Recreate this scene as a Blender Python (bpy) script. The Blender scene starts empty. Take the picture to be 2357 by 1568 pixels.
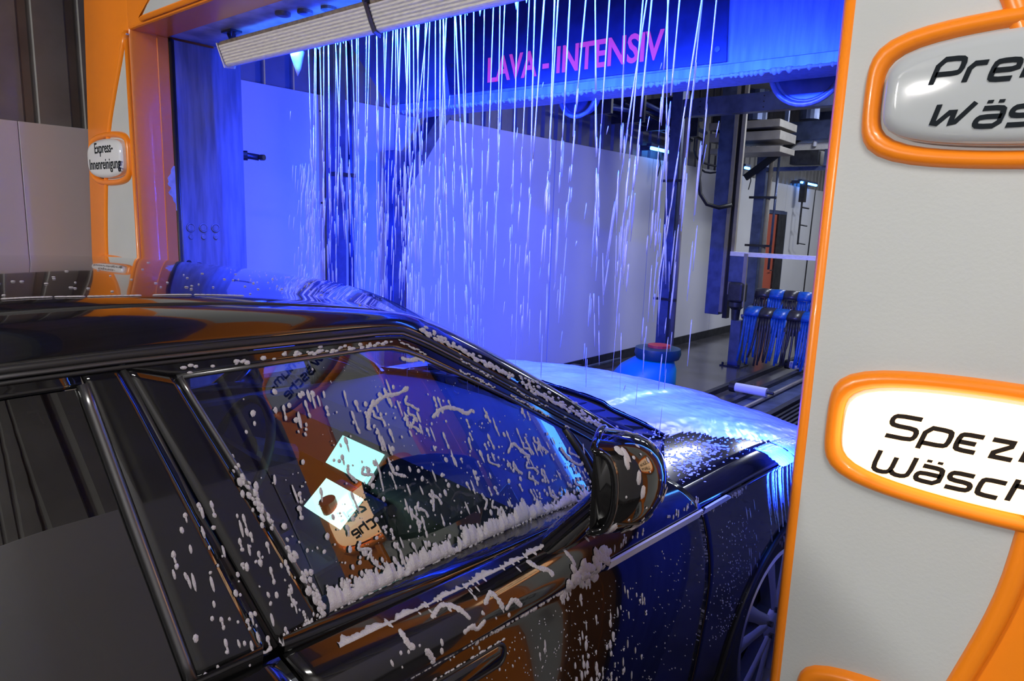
import bpy, bmesh, math, random
from mathutils import Vector, Matrix, noise
from math import sin, cos, pi, sqrt, atan2, radians
random.seed(7)
scn = bpy.context.scene
COL = scn.collection

# ------------------------------------------------------------------ camera
cam = bpy.data.cameras.new('camera'); cam.sensor_fit = 'HORIZONTAL'; cam.sensor_width = 36.0; cam.lens = 24.0
cam.clip_start = 0.02; cam.clip_end = 200
camo = bpy.data.objects.new('camera', cam); COL.objects.link(camo)
YAW, PITCH, ROLL = 39.525, -9.827, 1.98           # degrees: left of the tunnel axis, down, roll
camo.rotation_mode = 'XYZ'
_m = Matrix.Rotation(radians(YAW), 3, 'Z') @ Matrix.Rotation(radians(90 + PITCH), 3, 'X') @ Matrix.Rotation(radians(ROLL), 3, 'Z')
camo.matrix_world = Matrix.Translation((0, 0, 1.8)) @ _m.to_4x4()
scn.camera = camo

# ------------------------------------------------------------------ world, exposure
scn.view_settings.view_transform = 'Standard'; scn.view_settings.look = 'None'
scn.view_settings.exposure = 0.0; scn.view_settings.gamma = 1.0; scn.view_settings.use_curve_mapping = False
w = bpy.data.worlds.new('world'); scn.world = w; w.use_nodes = True
w.node_tree.nodes['Background'].inputs[0].default_value = (0.10, 0.105, 0.12, 1)
w.node_tree.nodes['Background'].inputs[1].default_value = 0.15

def area(name, loc, direction, sx, sy, energy, color, parent=None):
    l = bpy.data.lights.new(name, 'AREA'); l.shape = 'RECTANGLE'; l.size = sx; l.size_y = sy
    l.energy = energy; l.color = color
    o = bpy.data.objects.new(name, l); COL.objects.link(o)
    o.location = loc; o.rotation_euler = Vector(direction).to_track_quat('-Z', 'Y').to_euler()
    return o
BLUE = (0.008, 0.038, 1.0)
# blue LED line in the wash arch (shines forward and down out of the lamp housing)
area('blue_light_bar_light', (-1.98, 1.889, 2.575), (0, 0.70, -0.71), 2.2, 0.03, 620, BLUE).data.spread = radians(150)
# extra blue strip, unseen behind the right-hand pillar, lighting the left lining
area('unseen_post_light', (-0.475, 2.13, 1.75), (-0.90, 0.43, 0.05), 0.05, 1.5, 150, BLUE).data.spread = radians(76)
# white fluorescent luminaires: entrance hall, then along the tunnel
LUM = [(0.75, -0.6, 3.75, 78), (-2.3, 6.2, 3.85, 22), (-2.1, 8.8, 3.85, 75), (-2.1, 11.6, 3.85, 95), (-2.1, 15.2, 3.85, 95)]
for (x, y, z, e) in LUM:
    area('ceiling_light', (x, y, z - 0.075), (0, 0, -1), 0.22, 1.5, e, (1.0, 0.97, 0.92) if y < 2 else (0.84, 0.89, 1.0))

FLOOD = [(-3.7, 290), (-2.3, 60)]                      # floodlights high on the hall's back wall
for (x, e) in FLOOD: area('floodlight_light', (x, -5.74, 3.38), (0.16, 1, -0.24), 0.6, 0.3, e, (1.0, 0.97, 0.93))

# ------------------------------------------------------------------ materials
MATS = {}
def mat(name, color, rough=0.5, metal=0.0, coat=0.0, var=0.0, vscale=8.0, bump=0.0, bscale=60.0, stretch=None,
        emit=None, estr=0.0, spec=0.5, sss=0.0, color2=None):
    if name in MATS: return MATS[name]
    m = bpy.data.materials.new(name); m.use_nodes = True
    nt = m.node_tree; b = nt.nodes['Principled BSDF']
    b.inputs['Base Color'].default_value = (*color, 1); b.inputs['Roughness'].default_value = rough
    b.inputs['Metallic'].default_value = metal; b.inputs['Coat Weight'].default_value = coat
    b.inputs['Coat Roughness'].default_value = 0.03
    b.inputs['Specular IOR Level'].default_value = spec
    if sss: b.inputs['Subsurface Weight'].default_value = sss; b.inputs['Subsurface Radius'].default_value = (.01, .01, .012)
    if emit: b.inputs['Emission Color'].default_value = (*emit, 1); b.inputs['Emission Strength'].default_value = estr
    tc = nt.nodes.new('ShaderNodeTexCoord'); mp = nt.nodes.new('ShaderNodeMapping')
    nt.links.new(tc.outputs['Object'], mp.inputs['Vector'])
    if stretch: mp.inputs['Scale'].default_value = stretch
    if var > 0 or color2:
        n = nt.nodes.new('ShaderNodeTexNoise'); n.inputs['Scale'].default_value = vscale; n.inputs['Detail'].default_value = 6
        nt.links.new(mp.outputs[0], n.inputs['Vector'])
        r = nt.nodes.new('ShaderNodeValToRGB')
        c2 = color2 or tuple(c * (1 - var) for c in color)
        r.color_ramp.elements[0].position = 0.32; r.color_ramp.elements[0].color = (*c2, 1)
        r.color_ramp.elements[1].position = 0.62; r.color_ramp.elements[1].color = (*color, 1)
        nt.links.new(n.outputs['Fac'], r.inputs['Fac']); nt.links.new(r.outputs['Color'], b.inputs['Base Color'])
    if bump > 0:
        n2 = nt.nodes.new('ShaderNodeTexNoise'); n2.inputs['Scale'].default_value = bscale; n2.inputs['Detail'].default_value = 3
        nt.links.new(mp.outputs[0], n2.inputs['Vector'])
        bp = nt.nodes.new('ShaderNodeBump'); bp.inputs['Strength'].default_value = bump; bp.inputs['Distance'].default_value = 0.004
        nt.links.new(n2.outputs['Fac'], bp.inputs['Height']); nt.links.new(bp.outputs['Normal'], b.inputs['Normal'])
    MATS[name] = m
    return m

def glass(name, tint, ior=1.75, rough=0.0):
    m = bpy.data.materials.new(name); m.use_nodes = True
    nt = m.node_tree; nt.nodes.clear()
    out = nt.nodes.new('ShaderNodeOutputMaterial'); mix = nt.nodes.new('ShaderNodeMixShader')
    tr = nt.nodes.new('ShaderNodeBsdfTransparent'); tr.inputs[0].default_value = (*tint, 1)
    gl = nt.nodes.new('ShaderNodeBsdfGlossy'); gl.inputs['Roughness'].default_value = rough
    fr = nt.nodes.new('ShaderNodeFresnel'); fr.inputs['IOR'].default_value = ior
    # thin panes are seen from both sides: keep the reflectance symmetric
    geo = nt.nodes.new('ShaderNodeNewGeometry'); mx = nt.nodes.new('ShaderNodeVectorMath'); mx.operation = 'DOT_PRODUCT'
    nt.links.new(geo.outputs['Incoming'], mx.inputs[0]); nt.links.new(geo.outputs['Normal'], mx.inputs[1])
    ab = nt.nodes.new('ShaderNodeMath'); ab.operation = 'ABSOLUTE'; nt.links.new(mx.outputs['Value'], ab.inputs[0])
    om = nt.nodes.new('ShaderNodeMath'); om.operation = 'SUBTRACT'; om.inputs[0].default_value = 1.0; nt.links.new(ab.outputs[0], om.inputs[1])
    pw = nt.nodes.new('ShaderNodeMath'); pw.operation = 'POWER'; pw.inputs[1].default_value = 5.0; nt.links.new(om.outputs[0], pw.inputs[0])
    r0 = ((ior - 1) / (ior + 1)) ** 2
    ma = nt.nodes.new('ShaderNodeMath'); ma.operation = 'MULTIPLY_ADD'; ma.inputs[1].default_value = 1 - r0; ma.inputs[2].default_value = r0
    nt.links.new(pw.outputs[0], ma.inputs[0])
    nt.nodes.remove(fr)
    nt.links.new(ma.outputs[0], mix.inputs[0]); nt.links.new(tr.outputs[0], mix.inputs[1]); nt.links.new(gl.outputs[0], mix.inputs[2])
    nt.links.new(mix.outputs[0], out.inputs[0])
    MATS[name] = m
    return m

ORANGE = mat('orange_gelcoat', (1.0, 0.27, 0.010), 0.32, coat=0.15, var=0.05, vscale=3, bump=0.03, bscale=120)
GREY = mat('grey_shell', (0.545, 0.565, 0.56), 0.55, var=0.05, vscale=3, bump=0.10, bscale=130)
WPANEL = mat('white_wall_panel', (0.62, 0.62, 0.63), 0.35, var=0.06, vscale=1.5, bump=0.02, bscale=8)
CORR = mat('corrugated_grey', (0.21, 0.205, 0.20), 0.5, metal=0.2, var=0.25, vscale=4)
CONC = mat('wet_concrete', (0.085, 0.08, 0.082), 0.16, var=0.55, vscale=2.2, bump=0.12, bscale=14)
CEIL = mat('ceiling_sheet', (0.50, 0.49, 0.48), 0.6, var=0.2, vscale=3)
STEEL = mat('brushed_steel', (0.26, 0.27, 0.30), 0.40, metal=0.30, var=0.35, vscale=6, stretch=(6, 6, 0.6), bump=0.06, bscale=40)
GALV = mat('blue_lit_galvanised_steel', (0.115, 0.15, 0.28), 0.38, metal=0.55, var=0.4, vscale=7)  # blue of the lamp light is put into the steel's base colour
DSTEEL = mat('dark_steel', (0.06, 0.062, 0.068), 0.4, metal=0.6, var=0.5, vscale=9)
ALU = mat('aluminium_profile', (0.86, 0.84, 0.80), 0.45, metal=0.15, var=0.2, vscale=30, stretch=(1, 6, 6))
ALUTOP = mat('dirty_aluminium', (0.30, 0.25, 0.20), 0.5, metal=0.5, var=0.4, vscale=40)
BLACKR = mat('black_rubber', (0.012, 0.012, 0.013), 0.5)
BLACKP = mat('black_plastic', (0.014, 0.014, 0.015), 0.35)
BOARD = mat('navy_board', (0.020, 0.022, 0.045), 0.28, var=0.3, vscale=20)
RED = mat('red_glowing_print', (0.9, 0.06, 0.05), 0.5, emit=(1.0, 0.055, 0.06), estr=0.30)  # glow put into the printed letters so the red shows under blue light
INK = mat('dark_print', (0.012, 0.016, 0.021), 0.7, spec=0.1)
INK2 = mat('brown_print', (0.030, 0.022, 0.018), 0.7, spec=0.1)
LENS = mat('white_acrylic', (0.80, 0.82, 0.84), 0.10, coat=0.5)
LENSG = mat('grey_white_acrylic', (0.50, 0.53, 0.55), 0.10, coat=0.5)
LIT = mat('lit_acrylic', (0.9, 0.85, 0.75), 0.15, emit=(1.0, 0.53, 0.225), estr=3.3)
PAINT = mat('black_car_paint', (0.0045, 0.0045, 0.005), 0.12, coat=1.0, spec=0.6)
GLOSSB = mat('gloss_black_trim', (0.004, 0.004, 0.0045), 0.06, coat=0.6)
SATIN = mat('satin_silver_trim', (0.72, 0.72, 0.74), 0.38, metal=0.15)
DCHROME = mat('dark_chrome', (0.16, 0.16, 0.165), 0.28, metal=0.9)
RIM = mat('silver_alloy', (0.55, 0.56, 0.60), 0.25, metal=0.85)
TYRE = mat('tyre_rubber', (0.012, 0.012, 0.012), 0.7, bump=0.1, bscale=90)
CABIN = mat('dark_cabin_leather', (0.05, 0.05, 0.05), 0.5)
SCREEN = mat('lit_display', (0.1, 0.2, 0.2), 0.2, emit=(0.42, 0.92, 0.90), estr=1.9)
SCREEN2 = mat('lit_display_pale', (0.1, 0.2, 0.2), 0.2, emit=(0.55, 0.95, 0.88), estr=2.1)
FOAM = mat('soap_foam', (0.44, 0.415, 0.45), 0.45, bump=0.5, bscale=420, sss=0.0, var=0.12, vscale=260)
HFOAM = mat('wet_foam_sheet', (0.78, 0.77, 0.82), 0.22, bump=0.25, bscale=30, var=0.2, vscale=5, color2=(0.56, 0.55, 0.64))
BRBLUE = mat('blue_brush_felt', (0.010, 0.10, 0.42), 0.32, var=0.3, vscale=30)
BRBLACK = mat('black_brush_felt', (0.030, 0.028, 0.030), 0.32)
WHITEPL = mat('white_plastic', (0.75, 0.77, 0.82), 0.4)
BEIGE = mat('beige_rail', (0.27, 0.245, 0.21), 0.5, var=0.2)
REDDOOR = mat('red_door_paint', (0.42, 0.09, 0.05), 0.4)
TURQ = mat('turquoise_plastic', (0.0, 0.30, 0.60), 0.4)
BLUELAMP = mat('blue_led_tube', (0.2, 0.4, 1.0), 0.4, emit=(0.06, 0.28, 1.0), estr=14.0)
WHITELAMP = mat('white_led_tube', (0.9, 0.9, 0.9), 0.4, emit=(1.0, 0.97, 0.92), estr=6.0)
PEEL = mat('peeled_paint', (0.55, 0.56, 0.62), 0.6, var=0.3, vscale=30)
WINDOW = glass('tinted_window_glass', (0.66, 0.76, 0.70), 2.15)
PRIV = glass('privacy_glass', (0.012, 0.012, 0.013), 2.1)
SHIELD = glass('windscreen_glass', (0.62, 0.70, 0.68), 1.8)
def water_mat():
    m = bpy.data.materials.new('falling_water'); m.use_nodes = True; nt = m.node_tree; nt.nodes.clear()
    out = nt.nodes.new('ShaderNodeOutputMaterial'); a = nt.nodes.new('ShaderNodeMixShader'); b = nt.nodes.new('ShaderNodeMixShader')
    d = nt.nodes.new('ShaderNodeBsdfDiffuse'); d.inputs[0].default_value = (0.9, 0.9, 0.95, 1)
    t = nt.nodes.new('ShaderNodeBsdfTranslucent'); t.inputs[0].default_value = (0.9, 0.9, 0.95, 1)
    g = nt.nodes.new('ShaderNodeBsdfGlossy'); g.inputs['Roughness'].default_value = 0.25
    a.inputs[0].default_value = 0.5; b.inputs[0].default_value = 0.25
    nt.links.new(d.outputs[0], a.inputs[1]); nt.links.new(t.outputs[0], a.inputs[2])
    nt.links.new(a.outputs[0], b.inputs[1]); nt.links.new(g.outputs[0], b.inputs[2]); nt.links.new(b.outputs[0], out.inputs[0])
    return m
WATER = water_mat()

# ------------------------------------------------------------------ mesh helpers
class M:
    def __init__(s): s.v = []; s.f = []
    def add(s, vs, fs):
        o = len(s.v); s.v += [tuple(v) for v in vs]; s.f += [tuple(i + o for i in f) for f in fs]; return s
    def box(s, a, b):
        (x0, y0, z0), (x1, y1, z1) = a, b
        return s.add([(x0,y0,z0),(x1,y0,z0),(x1,y1,z0),(x0,y1,z0),(x0,y0,z1),(x1,y0,z1),(x1,y1,z1),(x0,y1,z1)],
                     [(0,3,2,1),(4,5,6,7),(0,1,5,4),(1,2,6,5),(2,3,7,6),(3,0,4,7)])
    def bar(s, p, q, wx, wz, up=(0, 0, 1)):
        p = Vector(p); q = Vector(q); d = (q - p).normalized(); u = Vector(up)
        if abs(d.dot(u)) > 0.95: u = Vector((1, 0, 0))
        r = d.cross(u).normalized(); u = r.cross(d)
        vs = []
        for c in (p, q):
            for (i, j) in ((-1, -1), (1, -1), (1, 1), (-1, 1)): vs.append(c + r * (i * wx / 2) + u * (j * wz / 2))
        return s.add(vs, [(3,2,1,0),(4,5,6,7),(0,1,5,4),(1,2,6,5),(2,3,7,6),(3,0,4,7)])
    def tube(s, pts, r, n=8, cap=True, flat=1.0, closed=False):
        pts = [Vector(p) for p in pts]; rs = r if isinstance(r, (list, tuple)) else [r] * len(pts)
        o = len(s.v); N = len(pts); prev = None
        for i, p in enumerate(pts):
            if closed: d = (pts[(i + 1) % N] - pts[i - 1])
            else: d = (pts[min(i + 1, N - 1)] - pts[max(i - 1, 0)])
            d.normalize()
            if prev is None:
                a = Vector((0, 0, 1)) if abs(d.z) < 0.9 else Vector((1, 0, 0))
                u = d.cross(a).normalized()
            else:
                u = (prev - d * prev.dot(d)); u.normalize()
            prev = u; w_ = d.cross(u)
            for k in range(n):
                a = 2 * pi * k / n; s.v.append(tuple(p + u * (cos(a) * rs[i]) + w_ * (sin(a) * rs[i] * flat)))
        rng = N if closed else N - 1
        for i in range(rng):
            j = (i + 1) % N
            for k in range(n):
                s.f.append((o + i * n + k, o + i * n + (k + 1) % n, o + j * n + (k + 1) % n, o + j * n + k))
        if cap and not closed:
            s.f.append(tuple(o + k for k in range(n - 1, -1, -1))); s.f.append(tuple(o + (N - 1) * n + k for k in range(n)))
        return s
    def cyl(s, p, q, r, n=20): return s.tube([p, q], r, n)
    def grid(s, rows):
        o = len(s.v); h = len(rows); w_ = len(rows[0])
        for r in rows: s.v += [tuple(p) for p in r]
        for i in range(h - 1):
            for j in range(w_ - 1):
                s.f.append((o + i * w_ + j, o + i * w_ + j + 1, o + (i + 1) * w_ + j + 1, o + (i + 1) * w_ + j))
        return s
    def prism(s, poly, d):           # poly: list of 3-D points (planar), d: extrusion vector
        n = len(poly); d = Vector(d); o = len(s.v)
        s.v += [tuple(p) for p in poly] + [tuple(Vector(p) + d) for p in poly]
        s.f.append(tuple(o + i for i in range(n))); s.f.append(tuple(o + n + i for i in range(n - 1, -1, -1)))
        for i in range(n): s.f.append((o + (i + 1) % n, o + i, o + n + i, o + n + (i + 1) % n))
        return s
    def rings(s, rings_, cap0=False, cap1=False):
        o = len(s.v); n = len(rings_[0])
        for r in rings_: s.v += [tuple(p) for p in r]
        for i in range(len(rings_) - 1):
            for k in range(n):
                s.f.append((o + i * n + k, o + i * n + (k + 1) % n, o + (i + 1) * n + (k + 1) % n, o + (i + 1) * n + k))
        if cap0: s.f.append(tuple(o + k for k in range(n - 1, -1, -1)))
        if cap1: s.f.append(tuple(o + (len(rings_) - 1) * n + k for k in range(n)))
        return s
    def build(s, name, m, parent=None, smooth=False, bevel=0.0, solid=0.0, local=False, fix=True, sharp=None):
        me = bpy.data.meshes.new(name)
        off = Vector((0, 0, 0))
        if parent is not None and not local: off = Vector(parent['_w'])
        loc = None
        if parent is None and not local:
            xs = [v[0] for v in s.v]; ys = [v[1] for v in s.v]; zs = [v[2] for v in s.v]
            loc = Vector(((min(xs) + max(xs)) / 2, (min(ys) + max(ys)) / 2, min(zs))); off = loc
        me.from_pydata([tuple(Vector(v) - off) for v in s.v], [], s.f); me.update()
        if fix:
            bm = bmesh.new(); bm.from_mesh(me)
            bmesh.ops.recalc_face_normals(bm, faces=bm.faces); bm.to_mesh(me); bm.free()
        o = bpy.data.objects.new(name, me); COL.objects.link(o); me.materials.append(m)
        if loc is not None: o.location = loc
        if parent is not None: o.parent = parent
        if smooth:
            for p in me.polygons: p.use_smooth = True
            if sharp is not None:
                try: me.set_sharp_from_angle(angle=radians(sharp))
                except Exception: pass
        if solid:
            md = o.modifiers.new('thickness', 'SOLIDIFY'); md.thickness = solid; md.offset = -1
        if bevel:
            md = o.modifiers.new('bevel', 'BEVEL'); md.width = bevel; md.segments = 2; md.limit_method = 'ANGLE'; md.angle_limit = radians(40)
        return o

def tag(o, label, cat, group=None, kind=None):
    o['label'] = label
    if cat: o['category'] = cat
    if group: o['group'] = group
    if kind: o['kind'] = kind
    return o
ROOTS = []
def thing(name, label, cat, loc=(0, 0, 0), group=None, rz=0.0):
    o = bpy.data.objects.new(name, None); COL.objects.link(o); o.empty_display_size = 0.1
    o.location = loc; o.rotation_euler = (0, 0, rz); o['_w'] = tuple(float(c) for c in loc); ROOTS.append(o)
    return tag(o, label, cat, group)
def struct(o): o['kind'] = 'structure'; return o
def lerp(a, b, t): return a + (b - a) * t
def interp(tab, x):
    if x <= tab[0][0]: return tab[0][1]
    for (a, b), (c, d) in zip(tab, tab[1:]):
        if x <= c: return b + (d - b) * (x - a) / (c - a)
    return tab[-1][1]
def spline(tab, x):                    # smooth (Catmull-Rom / Hermite) table lookup
    n = len(tab)
    if x <= tab[0][0]: return tab[0][1]
    if x >= tab[-1][0]: return tab[-1][1]
    for i in range(n - 1):
        if x <= tab[i + 1][0]: break
    x0, y0 = tab[i]; x1, y1 = tab[i + 1]
    m0 = (y1 - tab[i - 1][1]) / (x1 - tab[i - 1][0]) if i > 0 else (y1 - y0) / (x1 - x0)
    m1 = (tab[i + 2][1] - y0) / (tab[i + 2][0] - x0) if i + 2 < n else (y1 - y0) / (x1 - x0)
    h = x1 - x0; t = (x - x0) / h
    return (2*t**3 - 3*t**2 + 1) * y0 + (t**3 - 2*t**2 + t) * h * m0 + (-2*t**3 + 3*t**2) * y1 + (t**3 - t**2) * h * m1
def resample(pts, n):
    pts = [Vector(p) for p in pts]; L = [0]
    for a, b in zip(pts, pts[1:]): L.append(L[-1] + (b - a).length)
    out = []; j = 0
    for i in range(n):
        d = L[-1] * i / (n - 1)
        while j < len(pts) - 2 and L[j + 1] < d: j += 1
        t = (d - L[j]) / max(L[j + 1] - L[j], 1e-9); out.append(pts[j].lerp(pts[j + 1], min(max(t, 0), 1)))
    return out
def chaikin(pts, it=2, closed=False):
    pts = [Vector(p) for p in pts]
    for _ in range(it):
        q = [] if closed else [pts[0]]
        n = len(pts)
        for i in range(n if closed else n - 1):
            a, b = pts[i], pts[(i + 1) % n]
            q += [a.lerp(b, .25), a.lerp(b, .75)]
        if not closed: q.append(pts[-1])
        pts = q
    return pts

# ================================================================== THE SETTING
WX = -4.75                                   # left wall plane (corrugated sheet behind the panels)
floor = M().box((-5.0, -6.0, -0.25), (2.6, 22.0, 0.0)).build('floor', CONC); struct(floor)
def corrugated(name, x, y0, y1, z0, z1, sgn, m):
    mb = M(); pts = []; y = y0; p = 0.24
    while y < y1:
        for dy, dx in ((0, 0), (.115, 0), (.135, -.035), (.175, -.035), (.195, 0)): pts.append((x + sgn * dx, y + dy))
        y += p
    back = [(x - sgn * 0.10, pts[-1][1]), (x - sgn * 0.10, y0)]
    n = len(pts)
    vs = [(a, b, z0) for a, b in pts] + [(a, b, z1) for a, b in pts]
    mb.add(vs, [(i, i + 1, n + i + 1, n + i) for i in range(n - 1)])
    mb.box((min(x - sgn * .12, x - sgn * .06), y0, z0), (max(x - sgn * .12, x - sgn * .06), y1, z1))
    return struct(mb.build(name, m))
wall_left = corrugated('wall_left', WX, -6.0, 22.0, 0.0, 4.2, 1, CORR); wall_left['_w'] = tuple(wall_left.location)
def wpanel(parent, x, y0, y1, z0, z1, th=0.035, m=WPANEL):
    o = M().box((min(x, x + th), y0, z0), (max(x, x + th), y1, z1)).build('panel', m, parent, bevel=0.004); return o
for (y0, y1, zt) in [(-6.0, -3.2, 2.266), (-3.19, -0.4, 2.266), (-0.39, 1.271, 2.266), (1.273, 2.30, 2.266)]:
    wpanel(wall_left, WX + 0.01, y0, y1, 0.12, zt)
for (y0, y1) in [(2.31, 3.30), (3.44, 4.02), (4.03, 6.35), (6.36, 8.6), (8.61, 10.9), (10.91, 12.87), (14.1, 16.9), (16.91, 19.6), (19.61, 21.9)]:
    wpanel(wall_left, WX + 0.01, y0, y1, 0.12, 2.72)
wpanel(wall_left, WX + 0.01, 12.88, 14.09, 2.2, 2.72)
for (y, z) in [(3.27, 2.60), (3.27, 1.9), (3.47, 2.66), (3.47, 2.5), (3.47, 1.85), (2.36, 2.6)]:
    M().cyl((WX + .045, y, z), (WX + .052, y, z), 0.008, 8).build('screw', BLACKP, wall_left)
M().box((WX, -6, 0), (WX + .055, 22, .12)).build('skirting', DSTEEL, wall_left)
wall_right = corrugated('wall_right', 1.75, -6.0, 22.0, 0.0, 4.2, -1, mat('light_grey_corrugated', (0.34, 0.33, 0.32), 0.5, var=.2, vscale=4)); wall_right['_w'] = tuple(wall_right.location)
for (y0, y1) in [(-6.0, -3.2), (-3.19, -0.4), (-0.39, 2.3), (2.31, 5.0), (5.01, 7.8), (7.81, 10.6), (10.61, 13.4), (13.41, 16.2), (16.21, 19.0), (19.01, 21.9)]:
    wpanel(wall_right, 1.74, y0, y1, 0.12, 2.27, th=-0.035)
wall_back = struct(M().box((-5.0, -6.1, 0), (2.6, -6.0, 4.2)).build('wall_back', mat('hall_back_wall', (0.16, 0.16, 0.165), 0.6, var=.2)))
wall_front = struct(M().box((-5.0, 22.0, 0), (2.6, 22.1, 4.2)).build('wall_front', WPANEL))
cl = M().box((-5.0, -6.1, 4.2), (2.6, 22.1, 4.3)).build('ceiling', CEIL); struct(cl); cl['_w'] = tuple(cl.location)
for i, y in enumerate([-3.0, 0.9, 4.8, 7.2, 9.8, 12.4, 15.0, 17.6, 20.2]):
    M().box((-4.9, y - .06, 3.98), (2.5, y + .06, 4.2)).build('ceiling_beam', GALV, cl)
# ceiling luminaires
for i, (x, y, z, e) in enumerate(LUM):
    t = thing('ceiling_luminaire', ['white fluorescent luminaire on the hall ceiling by the right wall',               'white fluorescent luminaire above the car bonnet', 'white fluorescent luminaire above the blue lit steel gantry',
              'white fluorescent luminaire above the tunnel brush', 'white fluorescent luminaire near the tunnel end'][i], 'ceiling light', (x, y, z), 'white ceiling luminaires')
    M().box((x - .13, y - .8, z - .06), (x + .13, y + .8, z + .02)).build('housing', WHITEPL, t, bevel=.01)
    M().bar((x, y - .5, z + .02), (x, y - .5, 4.2), .02, .02).build('hanger', DSTEEL, t); M().bar((x, y + .5, z + .02), (x, y + .5, 4.2), .02, .02).build('hanger', DSTEEL, t)
for i, (x, e) in enumerate(FLOOD):
    t = thing('floodlight', ['white floodlight high on the hall back wall near the left corner', 'white floodlight high on the hall back wall behind the car'][i], 'floodlight', (x, -5.9, 3.2), 'hall floodlights')
    M().box((x - .34, -5.90, 3.22), (x + .34, -5.76, 3.56)).build('housing', DSTEEL, t, bevel=.02); M().bar((x, -6.0, 3.4), (x, -5.88, 3.4), .1, .1).build('bracket', DSTEEL, t)
# red steel door in the left wall
dr = M().box((WX + .02, 12.93, 0.0), (WX + .07, 13.62, 2.13)).build('door_1', REDDOOR, bevel=.004); struct(dr); dr['_w'] = tuple(dr.location)
M().box((WX, 13.62, 0), (WX + .10, 14.06, 2.13)).build('door_reveal', DSTEEL, dr)
fr = M().box((WX, 12.87, 0), (WX + .09, 12.93, 2.19)).box((WX, 14.05, 0), (WX + .09, 14.11, 2.19)).box((WX, 12.93, 2.13), (WX + .09, 14.05, 2.19)).build('door_frame', GALV, dr)
M().tube([(WX + .07, 13.5, 1.05), (WX + .12, 13.5, 1.05), (WX + .12, 13.38, 1.05)], .01, 6).build('door_handle', DCHROME, dr)

#SPLIT-PORTAL
# ================================================================== WASH PORTAL
PXL, PXR, PC = -3.735, -0.433, -2.084          # inner pillar faces, centre line
PY0, PY1, PZ = 1.5, 2.085, 2.665               # front face, rear face, clear height
portal = thing('wash_portal', 'orange and grey wash gate with two pillars and a header over the car', 'wash gate', (PC, 1.8, 0))
def mir(x): return 2 * PC - x
def outer(z): return interp([(0, -4.47), (1.5, -4.457), (2.9, -4.315), (3.6, -4.26)], z)
BND = [(2.66, -3.742), (2.55, -3.80), (2.4, -3.90), (2.195, -4.016), (1.934, -4.095), (1.55, -4.155), (1.2, -4.145), (0.945, -4.087), (0.6, -3.98), (0.3, -3.87), (0.02, -3.77)]
def bnd(z): return spline(sorted(BND), z)
for side in (0, 1):
    fx = (lambda x: x) if side == 0 else mir
    # shell with rounded front edges
    rings_ = []
    for z in [0.0, .3, .6, .9, 1.2, 1.5, 1.8, 2.1, 2.4, 2.7, 2.9, 3.3, 3.6]:
        xo = outer(z)
        prof = [(xo, PY1), (xo, PY0 + .05), (xo + .012, PY0 + .015), (xo + .045, PY0), (PXL - .020, PY0), (PXL - .006, PY0 + .004), (PXL, PY0 + .018), (PXL, PY0 + .19), (PXL - .30, PY0 + .19), (PXL - .30, PY1)]
        rings_.append([(fx(a), b, z) for a, b in prof])
    M().rings(rings_, True, True).build('pillar', ORANGE, portal, smooth=True, sharp=35)
    # grey front plate between boundary curve and inner edge
    zs = [0.0 + 2.645 * i / 60 for i in range(61)]
    poly = [(fx(bnd(z) + .012), PY0 - .007, z) for z in zs] + [(fx(PXL - .030), PY0 - .007, z) for z in reversed(zs)]
    mb = M()
    n = len(zs)
    fr_ = [(fx(bnd(z) + .012), PY0 - .009, z) for z in zs]; to_ = [(fx(PXL - .028), PY0 - .009, z) for z in zs]
    bk = [(p[0], PY0 + .004, p[2]) for p in fr_]; bk2 = [(p[0], PY0 + .004, p[2]) for p in to_]
    mb.grid([bk, fr_, to_, bk2])
    M().grid([bk, fr_, [(lerp(a[0], b[0], .5), a[1], a[2]) for a, b in zip(fr_, to_)], to_, bk2]).build('front_plate', GREY, portal)
    # raised orange lip along the boundary, and along the inner edge
    M().tube([(fx(bnd(z) - .004), PY0 - .004, z) for z in zs], .019, 10).build('edge_lip', ORANGE, portal, smooth=True)
    M().tube([(fx(PXL - .020), PY0 - .001, z) for z in (0, 1.3, 2.66)], .013, 10).build('edge_lip', ORANGE, portal, smooth=True)
    # inner lining: orange return with a groove, rubber gasket, steel lining
    s = 1 if side == 0 else -1
    M().box((min(fx(PXL - .012), fx(PXL + .004)), PY0 + .132, 0), (max(fx(PXL - .012), fx(PXL + .004)), PY0 + .19, PZ)).build('inner_return', ORANGE, portal, bevel=.003)
    M().tube([(fx(PXL + .004), PY0 + .2, 0), (fx(PXL + .004), PY0 + .2, PZ)], .011, 8).build('gasket', BLACKR, portal, smooth=True)
    M().tube([(fx(PXL - .004), PY0 + .214, 0), (fx(PXL - .004), PY0 + .214, PZ)], .007, 8).build('trim_strip', DCHROME, portal, smooth=True)
    M().box((min(fx(PXL - .30), fx(PXL - .006)), PY0 + .216, 0), (max(fx(PXL - .30), fx(PXL - .006)), PY1, PZ)).build('steel_lining', STEEL, portal, bevel=.004)
    for k in range(3):
        y = 1.764 + k * .069
        for (z, r) in ((1.712, .021), (1.662, .010)):
            M().tube([(fx(PXL - .002), y + cos(a) * r, z + sin(a) * r) for a in [2 * pi * j / 16 for j in range(16)]], .0035, 6, closed=True).build('cap_ring', STEEL, portal, smooth=True)
            M().cyl((fx(PXL - .008), y, z), (fx(PXL + .0005), y, z), r * .8, 14).build('cap', STEEL, portal)
    for (y, z, r) in ((1.745, 1.525, .012), (1.80, 1.495, .028)):
        M().cyl((fx(PXL - .008), y, z), (fx(PXL + .002), y, z), r, 14).build('plug', BLACKR, portal)
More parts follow.
